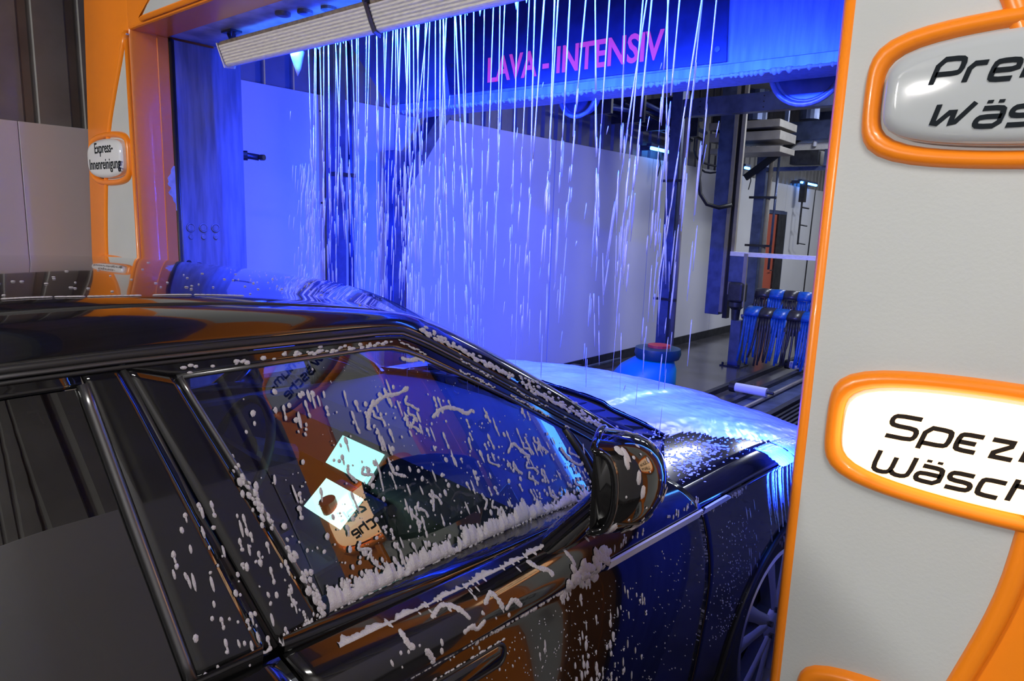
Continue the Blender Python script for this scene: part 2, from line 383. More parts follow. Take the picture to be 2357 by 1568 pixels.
# peeled paint patch on the left inner return
pp = []
for k in range(26):
    t = k / 25; z = lerp(2.03, 1.80, t); wd = .052 * sin(pi * min(1, t * 1.15 + .02)) ** .6 * (0.7 + 0.5 * noise.noise((t * 9, 3, 1)))
    pp.append((PXL + .0055, PY0 + .190 - max(wd, .004), z))
M().add(pp + [(PXL + .0055, PY0 + .1915, p[2]) for p in pp], [(i, i + 1, 27 + i, 26 + i) for i in range(25)]).build('peeled_patch', PEEL, portal, solid=.001)
# header
hz1 = 3.45
M().box((PXL - .02, PY0 + .003, PZ), (PXR + .02, PY0 + .19, hz1)).build('header', ORANGE, portal, bevel=.012)
M().box((PXL - .02, PY0 + .19, PZ + .012), (PXR + .02, PY1, hz1)).build('steel_soffit', mat('brightened_soffit_steel', (0.62, 0.63, 0.66), 0.45, metal=0.15, var=0.5, vscale=9), portal, bevel=.004)  # soffit steel painted paler than the lining, in place of bounced blue light
hp = [(-3.575, 2.688), (-3.385, 2.79), (-3.20, 2.93), (-3.0, 3.12), (-2.84, 3.36), (-1.33, 3.36), (-1.17, 3.12), (-0.97, 2.93), (-0.78, 2.79), (-0.595, 2.688)]
M().prism([(a, PY0 + .004, b) for a, b in hp], (0, -.014, 0)).build('header_plate', GREY, portal)
M().tube([(a, PY0 - .003, b) for a, b in hp], .013, 8, closed=True).build('edge_lip', ORANGE, portal, smooth=True)
for (x, y) in [(-2.86, 1.80), (-2.75, 1.84), (-2.62, 1.87), (-1.4, 1.8), (-1.2, 1.84)]:
    M().rings([[(x + cos(a) * r, y + sin(a) * r, z) for a in [2 * pi * j / 16 for j in range(16)]] for r, z in ((.034, PZ + .012), (.034, PZ), (.024, PZ - .004))], False, True).build('soffit_cap', STEEL, portal)

# ------------------------------------------------------------------ stroke lettering
G = {
 'P': (.8, [[(0,0),(0,1),(.68,1),(.8,.9),(.8,.5),(.68,.4),(.02,.4)]]),
 'r': (.5, [[(0,0),(0,.72),(.5,.72)]]),
 'e': (.72, [[(.66,0),(.1,0),(0,.1),(0,.62),(.1,.72),(.62,.72),(.72,.62),(.72,.36),(.02,.36)]]),
 'm': (1.1, [[(0,0),(0,.72),(1,.72),(1.1,.62),(1.1,0)], [(.55,.72),(.55,0)]]),
 'i': (.0, [[(0,0),(0,.72)], [(0,.9),(0,1.04)]]),
 'u': (.72, [[(0,.72),(0,.1),(.1,0),(.72,0)], [(.72,.72),(.72,0)]]),
 '-': (.35, [[(0,.36),(.35,.36)]]),
 'W': (1.15, [[(0,1),(.02,.0),(.58,.86),(.62,.0),(1.15,1)]]),
 'w': (1.2, [[(0,1),(0,.16),(.14,0),(.46,0),(.6,.16),(.6,.82)], [(.6,.16),(.74,0),(1.06,0),(1.2,.16),(1.2,1)]]),
 'a': (.72, [[(.06,.72),(.6,.72),(.72,.62),(.72,0),(.1,0),(0,.1),(0,.28),(.1,.38),(.72,.38)]]),
 'A': (.72, [[(.06,.72),(.6,.72),(.72,.62),(.72,0),(.1,0),(0,.1),(0,.28),(.1,.38),(.72,.38)], [(.18,.92),(.18,1.04)], [(.52,.92),(.52,1.04)]]),
 's': (.7, [[(.68,.72),(.1,.72),(0,.62),(0,.46),(.1,.36),(.6,.36),(.7,.26),(.7,.1),(.6,0),(0,0)]]),
 'S': (.85, [[(.83,1),(.12,1),(0,.88),(0,.64),(.12,.52),(.73,.52),(.85,.40),(.85,.12),(.73,0),(0,0)]]),
 'c': (.66, [[(.66,.72),(.1,.72),(0,.62),(0,.1),(.1,0),(.62,0)]]),
 'C': (.8, [[(.8,1),(.12,1),(0,.88),(0,.12),(.12,0),(.76,0)]]),
 'h': (.7, [[(0,1),(0,0)], [(0,.72),(.6,.72),(.7,.62),(.7,0)]]),
 'p': (.74, [[(0,-.3),(0,.72),(.62,.72),(.74,.62),(.74,.1),(.62,0),(.02,0)]]),
 'E': (.62, [[(.62,.72),(.1,.72),(0,.62),(0,.1),(.1,0),(.58,0)], [(.02,.36),(.5,.36)]]),
 'z': (.72, [[(0,.72),(.72,.72),(.0,0),(.72,0)]]),
 'l': (.2, [[(0,1),(0,.1),(.1,0),(.2,0)]]),
}
def ribbon(mb, pts, th, put, rnd=1):
    pts = chaikin([(a, b, 0) for a, b in pts], rnd) if len(pts) > 2 else [Vector((a, b, 0)) for a, b in pts]
    n = len(pts); L = []; R = []
    for i, p in enumerate(pts):
        d0 = (p - pts[i - 1]).normalized() if i else (pts[1] - p).normalized()
        d1 = (pts[i + 1] - p).normalized() if i < n - 1 else d0
        n0 = Vector((-d0.y, d0.x, 0)); n1 = Vector((-d1.y, d1.x, 0)); m = (n0 + n1)
        m = m.normalized() if m.length > 1e-4 else n0
        k = th / 2 / max(m.dot(n0), .5)
        L.append(p + m * k); R.append(p - m * k)
    o = len(mb.v)
    for d in (0, 1):
        for i in range(n): mb.v.append(put(L[i], d)); mb.v.append(put(R[i], d))
    for i in range(n - 1):
        a = o + 2 * i
        mb.f += [(a, a + 1, a + 3, a + 2)]; b = a + 2 * n
        mb.f += [(b + 2, b + 3, b + 1, b), (a, a + 2, b + 2, b), (a + 3, a + 1, b + 1, b + 3)]
    e = o + 2 * (n - 1)
    mb.f += [(o, o + 2 * n, o + 2 * n + 1, o + 1), (e + 1, e + 1 + 2 * n, e + 2 * n, e)]
def lettering(text, x0, z0, cap, y, th=.20, slant=.28, gap=.30, wide=1.0, maxw=None):
    mb = M(); pen = 0
    for ch in text:
        wd, strokes = G[ch]
        for st in strokes:
            ribbon(mb, [(a * wide + pen, b) for a, b in st], th, lambda p, d: (x0 + (p.x + slant * p.y) * cap, y - .0018 * d, z0 + p.y * cap))
        pen += wd * wide + gap
    return mb
def outline(cx, cz, a, b, k=6.0, n=72, sc=0.0):
    out = []
    for i in range(n):
        t = 2 * pi * i / n; c, s_ = cos(t), sin(t)
        r = (abs(c) ** k + abs(s_) ** k) ** (-1 / k)
        x = (a + sc) * r * c; z = (b + sc) * r * s_
        z += .020 * (1 - (x / (a + sc)) ** 2) * (1 if s_ > 0 else -1) * min(1, abs(s_) * 3) - .010 * (1 if s_ > 0 else -1) * min(1, abs(s_) * 3)
        x *= 1 - .02 * (z / (b + sc)) ** 2
        out.append((cx + x, cz + z))
    return out
def sign(cx, cz, label, m, ink, lines, lit=None, a=.252, b=.090):
    t = thing('program_sign', label, 'sign', (cx, PY0, cz - b), 'wash programme signs')
    y = PY0
    rings_ = []
    for sc, yy in ((.036, 0.003), (.035, -.010), (.031, -.021), (.024, -.027), (.015, -.0275), (.007, -.021), (.003, -.008), (.002, .004)):
        rings_.append([(p[0], y + yy, p[1]) for p in outline(cx, cz, a, b, sc=sc)])
    M().rings(rings_).build('frame', ORANGE, t, smooth=True)
    D = .062
    rings_ = []
    for sc, yy in ((-.003, .002), (-.003, -.022), (-.005, -.034), (-.011, -.042), (-.020, -.0470), (-.03, -.0485)):
        rings_.append([(p[0], y + yy, p[1]) for p in outline(cx, cz, a, b, sc=sc)])
    M().rings(rings_, True, True).build('lens', m, t, smooth=True, sharp=25)
    rings_ = [[(p[0], y + yy, p[1]) for p in outline(cx, cz, a, b, sc=sc)] for sc, yy in ((.004, -.008), (-.002, -.008))]
    M().rings(rings_).build('shadow_gap', BLACKR, t)
    for mbx in lines: mbx.build('lettering', ink, t)
    return t
YT = PY0 - .0487
sign(-.082, 2.055, 'unlit white sign reading Premium Wäsche on the grey pillar', LENSG, INK,
     [lettering('Premium-', -.252, 2.066, .041, YT, wide=1.15), lettering('WAsche', -.245, 1.990, .041, YT, wide=1.15)])
sign(-.082, 1.413, 'glowing warm white sign reading Spezial Wäsche on the grey pillar', LIT, INK2,
     [lettering('SpEzial-', -.250, 1.418, .043, YT, wide=1.28), lettering('wAsche', -.266, 1.344, .042, YT, wide=1.22)])
sign(-.082, .757, 'unlit white sign low on the grey pillar below the glowing one', LENSG, INK,
     [lettering('Classic-', -.25, .775, .046, YT), lettering('WAsche', -.22, .695, .046, YT)])
def text_mesh(body, size, sx, offset, shear=0.0):
    cu = bpy.data.curves.new('t', 'FONT'); cu.body = body; cu.size = size; cu.offset = offset; cu.extrude = .001; cu.shear = shear
    cu.align_x = 'LEFT'; cu.resolution_u = 3
    ob = bpy.data.objects.new('t', cu); COL.objects.link(ob)
    me = bpy.data.meshes.new_from_object(ob.evaluated_get(bpy.context.evaluated_depsgraph_get()))
    vs = [(v.co.x * sx, v.co.y, v.co.z) for v in me.vertices]; fs = [tuple(p.vertices) for p in me.polygons]
    bpy.data.objects.remove(ob); bpy.data.curves.remove(cu); bpy.data.meshes.remove(me)
    return vs, fs
def text_on(body, x0, x1, z0, h, y, offset):
    vs, fs = text_mesh(body, 1.0, 1.0, offset)
    mx = max(v[0] for v in vs); mn = min(v[0] for v in vs); k = (x1 - x0) / (mx - mn); kz = h / .73
    return M().add([(x0 + (v[0] - mn) * k, y - v[2] * 1.0, z0 + v[1] * kz) for v in vs], fs)
sign(-4.025, 2.058, 'small white sign reading Express Innenreinigung on the orange pillar', LENS, INK,
     [text_on('Express-', -4.125, -3.885, 2.085, .056, YT, .012), text_on('Innenreinigung', -4.205, -3.80, 2.003, .056, YT, .012)], a=.232, b=.094)
sign(mir(-.082), 1.413, 'white sign on the orange pillar mostly hidden behind the car roof', LENSG, INK, [])

# ------------------------------------------------------------------ lamp bar with ribbed aluminium housing
lb = thing('lamp_bar', 'ribbed aluminium lamp bar hung below the steel soffit', 'lamp', (-2.1, 1.84, 2.5))
X0, X1 = -3.405, -0.72
prof = []
P_a, P_b = Vector((1.785, 2.607)), Vector((1.822, 2.520))     # face towards the entrance, slightly undercut
for i in range(15):
    t = i / 14; p = P_a.lerp(P_b, t); nrm = Vector((-0.92, -0.39)); p = p + nrm * (0.0035 if i % 2 else 0.0)
    prof.append(p)
prof += [Vector((1.832, 2.515)), Vector((1.868, 2.525)), Vector((1.880, 2.575)), Vector((1.865, 2.615)), Vector((1.84, 2.622))]
M().rings([[(x, p.x, p.y) for p in prof] for x in (X0, X1)], True, True).build('housing', ALU, lb)
M().box((X0, 1.788, 2.607), (X1, 1.86, 2.626)).build('top_cover', ALUTOP, lb, bevel=.004)
for x in (X0 - .006, X1 + .006):
    M().prism([(x, p.x, p.y) for p in [Vector((1.776, 2.618)), Vector((1.815, 2.508)), Vector((1.872, 2.512)), Vector((1.888, 2.575)), Vector((1.868, 2.628))]], (-.008 if x < -2 else .008, 0, 0)).build('end_cap', ALU, lb, bevel=.002)
for x in (-3.36, -2.25, -1.3):
    if x > -3.3:
        M().tube([(x, 1.80, 2.63), (x, 1.772, 2.612), (x, 1.80, 2.55), (x + .006, 1.812, 2.515), (x + .006, 1.84, 2.505)], .007, 6, flat=1.6).build('clip', DCHROME, lb)
        M().tube([(x - .05, 1.80, 2.634), (x + .05, 1.80, 2.634)], .006, 6).build('clip_pin', DCHROME, lb)
    M().box((x - .045, 1.80, PZ + .002), (x + .045, 1.86, PZ + .012)).build('mount_plate', GALV, lb)
    M().bar((x - .03, 1.83, PZ + .004), (x + .005, 1.83, 2.622), .018, .006).build('bracket', GALV, lb); M().bar((x + .03, 1.83, PZ + .004), (x + .005, 1.83, 2.622), .018, .006).build('bracket', GALV, lb)
    M().cyl((x - .005, 1.83, 2.635), (x + .02, 1.83, 2.635), .009, 8).build('bolt', DCHROME, lb)
M().box((-3.4, 1.880, 2.562), (-0.75, 1.887, 2.588)).build('blue_led_strip', BLUELAMP, lb)
t = thing('unseen_post_lamp', 'unseen extra blue led lamp behind the right grey pillar', 'lamp', (-.45, 2.11, .95))  # housing made for the extra unseen blue light
M().box((-.445, 2.078, .95), (-.405, 2.125, 2.55)).build('housing', ALU, t, bevel=.004); M().box((-.468, 2.10, 1.0), (-.445, 2.122, 2.5)).build('blue_led_strip', BLUELAMP, t)
# ------------------------------------------------------------------ curtain pipe and falling water
cp = thing('curtain_pipe', 'narrow water curtain pipe with drip nozzles behind the lamp bar', 'pipe', (-1.9, 1.97, 2.5))
M().tube([(-3.0, 1.965, 2.612), (-0.80, 1.965, 2.612)], .020, 12).build('pipe', STEEL, cp, smooth=True)
for x in (-2.95, -1.9, -.85): M().bar((x, 1.965, 2.58), (x, 1.965, PZ + .012), .02, .02).build('hanger', GALV, cp)
rnd = random.Random(11)
for k in range(46):
    x = -2.9 + k * .0455; M().rings([[(x + cos(a) * r, 1.965 + sin(a) * r, z) for a in [2 * pi * j / 8 for j in range(8)]] for r, z in ((.011, 2.596), (.010, 2.585), (.004, 2.578))], False, True).build('nozzle', STEEL, cp)
mb = M()
def drop(p, q, r0, r1):
    p = Vector(p); q = Vector(q); mb.tube([p, p.lerp(q, .12), p.lerp(q, .6), q], [r0 * .3, r0, r1, r1 * .35], 5)
XS = []
x = -2.90
while x < -0.86:
    XS.append(x + rnd.gauss(0, .012)); x += rnd.choice([.012, .016, .02, .03, .045]) * (1.0 if x < -1.9 else 1.5)
for x in XS:
    dx = rnd.gauss(-.02, .035) * 1.0; dy = rnd.gauss(.02, .03); z0 = 2.585; r = rnd.uniform(.0018, .0036)
    if rnd.random() < .06: dx += rnd.choice([-1, 1]) * .16
    P = lambda z: Vector((x + dx * ((2.545 - z) / 1.2) , 1.965 + dy * ((2.545 - z) / 1.2), z))
    zb = rnd.uniform(2.28, 1.98)                         # unbroken jet down to here
    n = 7; pts = [P(lerp(z0, zb, i / n)) for i in range(n + 1)]
    mb.tube(pts, [r * .7 * rnd.uniform(.7, 1.3) + .0006 for _ in pts], 5)
    z = zb
    zend = rnd.uniform(1.15, 1.7) if x > -2.7 else rnd.uniform(1.2, 1.85)
    while z > zend:                                       # then elongated drops that spread
        ln = rnd.uniform(.06, .22); sp = .012 * (zb - z + .10)
        fd = max(.45, 1.15 - .75 * max(0, 1.95 - z))
        for q in range(rnd.choice([1, 2, 2, 3, 3]) if z > 1.75 else rnd.choice([1, 1, 2])):
            o = Vector((rnd.gauss(0, sp), rnd.gauss(0, sp), 0)); zz = z + rnd.uniform(-.05, .05)
            drop(P(zz) + o, P(zz - ln * rnd.uniform(.6, 1.1)) + o * 1.05, r * rnd.uniform(.4, 1.0) * fd, r * rnd.uniform(.4, 1.0) * fd)
        z -= ln * rnd.uniform(.6, 1.0)
for _ in range(60):                                      # loose side drops
    x = rnd.uniform(-3.0, -.85); z = rnd.uniform(1.3, 2.3); y = 1.965 + rnd.gauss(0, .05); L = rnd.uniform(.02, .07)
    drop((x, y, z), (x - .006, y, z - L), rnd.uniform(.0008, .002), rnd.uniform(.0008, .002))
for _ in range(150):                                      # spray outside, left edge of the curtain
    x = -2.93 + rnd.gauss(0, .035); z = rnd.uniform(1.35, 2.05); L = rnd.uniform(.05, .14)
    yy = 1.965 + rnd.gauss(0, .03); drop((x, yy, z), (x - .012, yy, z - L), rnd.uniform(.0008, .0018), rnd.uniform(.0008, .0018))
wt = mb.build('water_curtain', WATER, smooth=True, fix=False)
tag(wt, 'bright streams of water falling from the curtain pipe onto the car', 'water', kind='stuff')
mb = M()
for k in range(30):
    x = rnd.uniform(-2.9, -.9); r = rnd.uniform(.006, .014)
    mb.tube([(x, 1.945, 2.596), (x, 1.945, 2.578 - r), (x, 1.945, 2.572 - r * rnd.uniform(1.6, 3.4))], [r, r * .55, .001], 7)
mb.tube([(-2.985, 1.95, 2.56), (-2.985, 1.95, 2.53), (-2.98, 1.95, 2.48), (-2.985, 1.95, 2.45)], [.035, .028, .014, .003], 8)
tag(mb.build('hanging_foam_drips', FOAM, smooth=True), 'small foam drips hanging along the curtain pipe', 'foam', kind='stuff')

# ------------------------------------------------------------------ cross beam with lettering board
BY = 2.9
bm_ = thing('cross_beam', 'blue lit steel cross beam carrying the LAVA INTENSIV board', 'beam', (-2.0, BY, 2.43))
M().prism([(-3.43, BY, 2.455), (-3.41, BY, 2.44), (-0.05, BY, 2.44), (-0.05, BY, 3.2), (-3.98, BY, 3.2), (-3.88, BY, 2.94), (-3.62, BY, 2.66)], (0, .22, 0)).build('beam', STEEL, bm_, bevel=.004)
M().box((-3.40, BY - .018, 2.436), (-0.05, BY, 2.486)).build('lower_flange', STEEL, bm_, bevel=.003)
M().box((-3.43, BY - .004, 2.49), (-2.96, BY + .01, 3.15)).build('side_plate', mat('teal_grey_plate', (.10, .13, .15), .45, metal=.3, var=.3, vscale=4), bm_)
M().prism([(-2.905, BY - .014, 2.505), (-1.268, BY - .014, 2.497), (-1.29, BY - .014, 2.93), (-2.99, BY - .014, 2.93)], (0, .014, 0)).build('board', BOARD, bm_)
text_on('LAVA - INTENSIV', -2.615, -1.565, 2.545, .128, BY - .0155, .020).build('lettering', RED, bm_)
for (x, z) in ((-2.93, 2.80), (-2.89, 2.66), (-1.33, 2.75), (-1.31, 2.55), (-2.86, 2.54)):
    M().cyl((x, BY - .018, z), (x, BY - .012, z), .012, 10).build('rivet', DCHROME, bm_)
mb = M(); x = -3.3
while x < -.2:
    r = rnd.uniform(.006, .013); mb.tube([(x, BY - .012, 2.444), (x, BY - .014, 2.434), (x, BY - .012, 2.434 - r)], [r * 1.5, r * 1.2, r * .3], 6); x += rnd.uniform(.012, .045)
mb.tube([(-3.3, BY - .016, 2.438), (-.2, BY - .016, 2.438)], .006, 6)
tag(mb.build('foam_fringe', FOAM, smooth=True), 'row of foam droplets clinging to the cross beam edge', 'foam', kind='stuff')
for i, (x, z, r) in enumerate(((-1.02, 2.50, .155), (-2.21, 2.49, .115))):
    t = thing('blower_ring', ['large round blower nozzle hanging behind the cross beam, near the grey pillar', 'smaller round blower nozzle hanging behind the cross beam, under the lettering'][i], 'nozzle', (x, 3.2, z - r))
    for q, rr in enumerate((r, r * .9, r * .8)):
        M().tube([(x + cos(a) * rr, 3.16 + .02 * q, z + sin(a) * rr) for a in [2 * pi * j / 32 for j in range(32)]], .012, 8, closed=True).build('rim', STEEL, t, smooth=True)
    M().cyl((x, 3.17, z), (x, 3.24, z), r * .85, 28).build('disc', GALV, t)
    M().bar((x, 3.2, z), (x, 3.2, 3.98), .05, .05).build('hanger', GALV, t)
for x in (-3.5, -.4):
    M().bar((x, BY + .11, 3.2), (x, BY + .11, 4.2), .08, .08).build('hanger', GALV, bm_)
#SPLIT-BG
# ================================================================== TUNNEL EQUIPMENT
# wall posts of the wash hall
t = thing('wall_post', 'blue lit steel wall post with pipe beside the first white panel', 'post', (-4.5, 3.29, 0), 'steel posts along the left wall')
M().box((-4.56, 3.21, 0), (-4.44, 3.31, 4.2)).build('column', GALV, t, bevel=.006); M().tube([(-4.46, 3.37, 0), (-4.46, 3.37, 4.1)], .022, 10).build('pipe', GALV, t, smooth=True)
for z in (1.1, 2.1, 3.1): M().box((-4.5, 3.2, z), (-4.43, 3.40, z + .03)).build('clamp', DSTEEL, t)
t = thing('wall_post', 'blue lit steel wall post with a slanting brace near the bonnet', 'post', (-4.5, 3.88, 0), 'steel posts along the left wall')
M().box((-4.58, 3.80, 0), (-4.46, 3.93, 2.35)).build('column', GALV, t, bevel=.006); M().box((-4.57, 3.935, 0), (-4.50, 3.985, 2.2)).build('rust_strip', mat('rusty_steel', (.16, .10, .08), .6, var=.5, vscale=20), t)
M().bar((-4.52, 3.89, 2.05), (-4.52, 4.55, 2.95), .12, .16, up=(1, 0, 0)).build('brace', GALV, t, bevel=.005)
# steel gantry across the tunnel
GY = 7.87
t = thing('steel_gantry', 'blue lit steel gantry with a flat cross beam further down the tunnel', 'gantry', (-3.95, GY, 0))
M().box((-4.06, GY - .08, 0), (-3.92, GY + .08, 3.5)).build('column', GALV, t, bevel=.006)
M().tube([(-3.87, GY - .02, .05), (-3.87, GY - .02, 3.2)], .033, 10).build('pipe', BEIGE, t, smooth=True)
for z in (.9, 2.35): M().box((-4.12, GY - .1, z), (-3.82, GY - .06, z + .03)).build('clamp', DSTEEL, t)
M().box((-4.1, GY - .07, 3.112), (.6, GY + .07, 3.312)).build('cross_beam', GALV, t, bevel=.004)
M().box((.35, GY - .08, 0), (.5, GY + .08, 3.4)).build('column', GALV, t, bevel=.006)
for x in (-3.7, -2.95): 
    for z in (3.15, 3.21, 3.27): M().cyl((x, GY - .073, z), (x, GY - .069, z), .008, 8).build('bolt', BLACKP, t)
M().box((-4.1, GY - .1, .0), (-3.85, GY + .1, .012)).build('foot_plate', DSTEEL, t)
# turquoise wheel washer at the foot of the gantry
wx, wy = -3.45, 6.6
t = thing('wheel_washer', 'turquoise plastic washer with a dark collar on the tunnel floor', 'washer', (wx, wy, 0))
rings_ = []
for (z, r, ox) in ((.0, .30, -.12), (.18, .29, -.10), (.30, .25, -.05), (.38, .19, 0), (.42, .15, .02)):
    rings_.append([(wx + ox + cos(a) * r * 1.25, wy + sin(a) * r, z) for a in [2 * pi * j / 24 for j in range(24)]])
M().rings(rings_, True, True).build('body', TURQ, t, smooth=True)
M().rings([[(wx + .05 + cos(a) * r, wy + sin(a) * r, z) for a in [2 * pi * j / 24 for j in range(24)]] for z, r in ((.40, .14), (.41, .23), (.46, .25), (.52, .24), (.53, .10))], True, True).build('collar', mat('dark_teal_rubber', (.005, .06, .11), .4), t, smooth=True, sharp=40)
M().rings([[(wx + .06 + cos(a) * r, wy + sin(a) * r, z) for a in [2 * pi * j / 16 for j in range(16)]] for z, r in ((.525, .12), (.555, .12), (.56, .06))], True, True).build('red_cap', mat('red_cap_plastic', (.6, .05, .05), .4), t)
t = thing('floor_pipe', 'thin steel pipe lying along the white wall skirting', 'pipe', (-4.45, 6.6, 0))
M().tube([(-4.45, 5.6, .10), (-4.45, 7.6, .10)], .022, 8).build('pipe', GALV, t, smooth=True); M().box((-4.52, 6.5, 0), (-4.40, 6.66, .16)).build('support', DSTEEL, t); M().box((-4.52, 5.7, 0), (-4.40, 5.8, .13)).build('support', DSTEEL, t)
# hanging brush column with lift rails
CY = 8.9
t = thing('brush_column', 'hanging steel lift column with beige guide rails and drive motor', 'column', (-3.6, CY, 0))
M().box((-3.90, CY - .05, .66), (-3.705, CY + .12, 4.2)).build('box_column', GALV, t, bevel=.005)
M().box((-3.70, CY - .06, .70), (-3.655, CY - .01, 4.2)).build('guide_rail', BEIGE, t); M().box((-3.60, CY - .06, .95), (-3.555, CY - .01, 4.2)).build('guide_rail', BEIGE, t)
M().box((-3.66, CY - .02, .62), (-3.60, CY + .08, 4.1)).build('chain_duct', BLACKP, t)
M().box((-3.60, CY - .07, 1.12), (-3.40, CY + .05, 1.46)).build('motor_plate', GALV, t, bevel=.004)
M().box((-3.56, CY - .16, .86), (-3.36, CY + .04, 1.12)).build('motor', DSTEEL, t, bevel=.03)
M().rings([[(-3.46 + cos(a) * r, CY - .06 + sin(a) * r, z) for a in [2 * pi * j / 16 for j in range(16)]] for z, r in ((.86, .10), (.80, .10), (.76, .06), (.62, .05))], True, True).build('gearbox', DSTEEL, t, smooth=True, sharp=40)
M().box((-3.40, CY - .1, .80), (-3.355, CY - .06, 1.5)).build('bearing_rail', BEIGE, t)
M().bar((-3.60, CY - .05, 1.49), (-.6, CY - .05, 1.49), .05, .055).build('horizontal_arm', ALU, t)
t = thing('floor_stand', 'square steel stand with a bolted foot below the lift column', 'stand', (-3.43, CY, 0))
M().box((-3.50, CY - .1, .012), (-3.36, CY + .04, .62)).build('post', GALV, t, bevel=.006); M().box((-3.57, CY - .18, 0), (-3.29, CY + .12, .015)).build('foot_plate', DSTEEL, t)
for (a, b) in ((-3.54, -.15), (-3.32, -.15), (-3.54, .09), (-3.32, .09)): M().cyl((a, CY + b, .015), (a, CY + b, .05), .015, 8).build('bolt', DSTEEL, t)
# blue and black brush
t = thing('wash_brush', 'blue and black felt brush drum drooping beside the steel stand', 'brush', (-2.6, CY, 0))
M().tube([(-3.3, CY + .1, .72), (-1.2, CY + .1, .72)], .13, 14).build('drum', DSTEEL, t, smooth=True)
M().tube([(-3.42, CY + .05, .66), (-3.3, CY + .08, .70)], .03, 8).build('axle', GALV, t)
def strip(x, wd, col, tier, jit):
    mb = M(); y0 = CY + .1; top = (1.05 if tier == 0 else .82); reach = (.16 if tier == 0 else .34); bot = (.52 if tier == 0 else .16)
    arc = []
    for k in range(7):
        a = k / 6; arc.append((y0 - reach * sin(a * pi / 2), top - .10 * (1 - cos(a * pi / 2)) + (0.03 * sin(a * pi))))
    rows = []
    for (yy, zz) in arc: rows.append([(x - wd / 2, yy, zz), (x, yy - .012, zz + .004), (x + wd / 2, yy, zz)])
    mb.grid(rows); ye, ze = arc[-1]
    nf = 6
    for q in range(nf):
        xa = x - wd / 2 + wd * q / nf; xb = xa + wd / nf * .92
        dxx = jit.gauss(-.02, .025); dyy = jit.gauss(-.01, .03); zb = bot + jit.gauss(0, .03)
        r2 = []
        for k in range(5):
            u = k / 4; r2.append([(xa + dxx * u * u, ye - .05 * u + dyy * u * u + .01 * jit.random(), lerp(ze, zb, u)), (xb + dxx * u * u - .006 * u, ye - .05 * u + dyy * u * u + .012 * jit.random(), lerp(ze, zb, u))])
        mb.grid(r2)
    return mb.build('brush_strip', col, t, smooth=True, solid=.008)
jr = random.Random(5)
for tier in (0, 1):
    x = -3.25 + .07 * tier + (.12 if tier == 0 else 0); k = tier
    while x < -1.25:
        strip(x, .20, BRBLUE if k % 2 else BRBLACK, tier, jr); x += .175; k += 1
# hose loop by the brush column
o = M().tube([(-4.0, 8.6, 2.7), (-4.02, 8.6, 2.45), (-3.98, 8.6, 2.25), (-3.9, 8.65, 2.12), (-3.75, 8.7, 2.08), (-3.6, 8.75, 2.12)], .028, 8).build('hose', BLACKR, smooth=True)
tag(o, 'thick black hose looping behind the lift column', 'hose')
# second gantry further back with pipes, arms and drive units
FY = 11.0
t = thing('tunnel_gantry', 'blue lit post with beige pipe and crossing girders at the tunnel rear', 'gantry', (-4.0, FY, 0))
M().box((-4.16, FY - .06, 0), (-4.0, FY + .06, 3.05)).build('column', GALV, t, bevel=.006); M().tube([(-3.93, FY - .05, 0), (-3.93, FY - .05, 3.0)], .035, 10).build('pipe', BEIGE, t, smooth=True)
M().tube([(-3.82, FY - .05, 1.2), (-3.82, FY - .05, 3.0)], .02, 8).build('conduit', GALV, t, smooth=True)
for z in (2.3, 1.55): M().box((-4.22, FY - .1, z), (-3.80, FY - .05, z + .035)).build('clamp', DSTEEL, t)
M().bar((-4.3, FY - .12, 2.62), (-3.3, FY - .12, 3.36), .05, .10).build('swing_arm', BLACKP, t)
M().box((-4.2, FY - .05, 3.02), (.5, FY + .05, 3.12)).build('girder', ALU, t); M().box((-4.2, FY - .05, 2.72), (.5, FY + .05, 2.78)).build('girder', GALV, t)
M().box((-3.95, FY - .2, 3.15), (-3.0, FY + .2, 3.42)).build('drive_housing', GALV, t, bevel=.01); M().cyl((-3.42, FY - .1, 3.45), (-3.42, FY - .1, 3.78), .14, 16).build('drive_motor', GALV, t)
M().box((-3.6, FY - .22, 2.80), (-3.2, FY + .1, 3.0)).build('valve_box', DSTEEL, t); M().box((-3.15, FY - .1, 2.78), (-2.9, FY + .1, 3.02)).build('valve_box', GALV, t)
M().tube(chaikin([(-3.65, FY - .1, 3.30), (-3.45, FY - .1, 3.36), (-3.33, FY - .1, 3.34), (-3.30, FY - .1, 3.22), (-3.30, FY - .1, 3.06)], 2), .03, 8).build('bent_pipe', WHITEPL, t, smooth=True)
t = thing('overhead_unit', 'beige overhead conveyor unit between the lift column and gantry', 'machine', (-3.6, 9.9, 2.7))
for k, (z, h, m_) in enumerate(((3.18, .10, BEIGE), (3.02, .12, BEIGE), (2.86, .08, BEIGE))):
    M().box((-4.35, 9.5 + .05 * k, z), (-3.35, 10.2, z + h)).build('rail', m_, t, bevel=.006)
M().box((-4.4, 9.7, 3.28), (-4.0, 10.1, 3.6)).build('motor', DSTEEL, t, bevel=.02); M().cyl((-3.75, 9.7, 3.3), (-3.75, 9.7, 3.7), .14, 14).build('drive', GALV, t)
for x in (-4.3, -3.4): M().bar((x, 9.9, 3.28), (x, 9.9, 4.2), .05, .05).build('hanger', GALV, t)
for (a, b) in (((-4.4, 9.2, 3.1), (-4.1, 9.4, 2.75)), ((-4.3, 9.2, 2.9), (-3.9, 9.3, 2.7))): M().tube(chaikin([a, (a[0], a[1], a[2] - .35), (b[0], b[1], b[2] - .1), b], 2), .014, 6).build('cable', BLACKR, t, smooth=True)
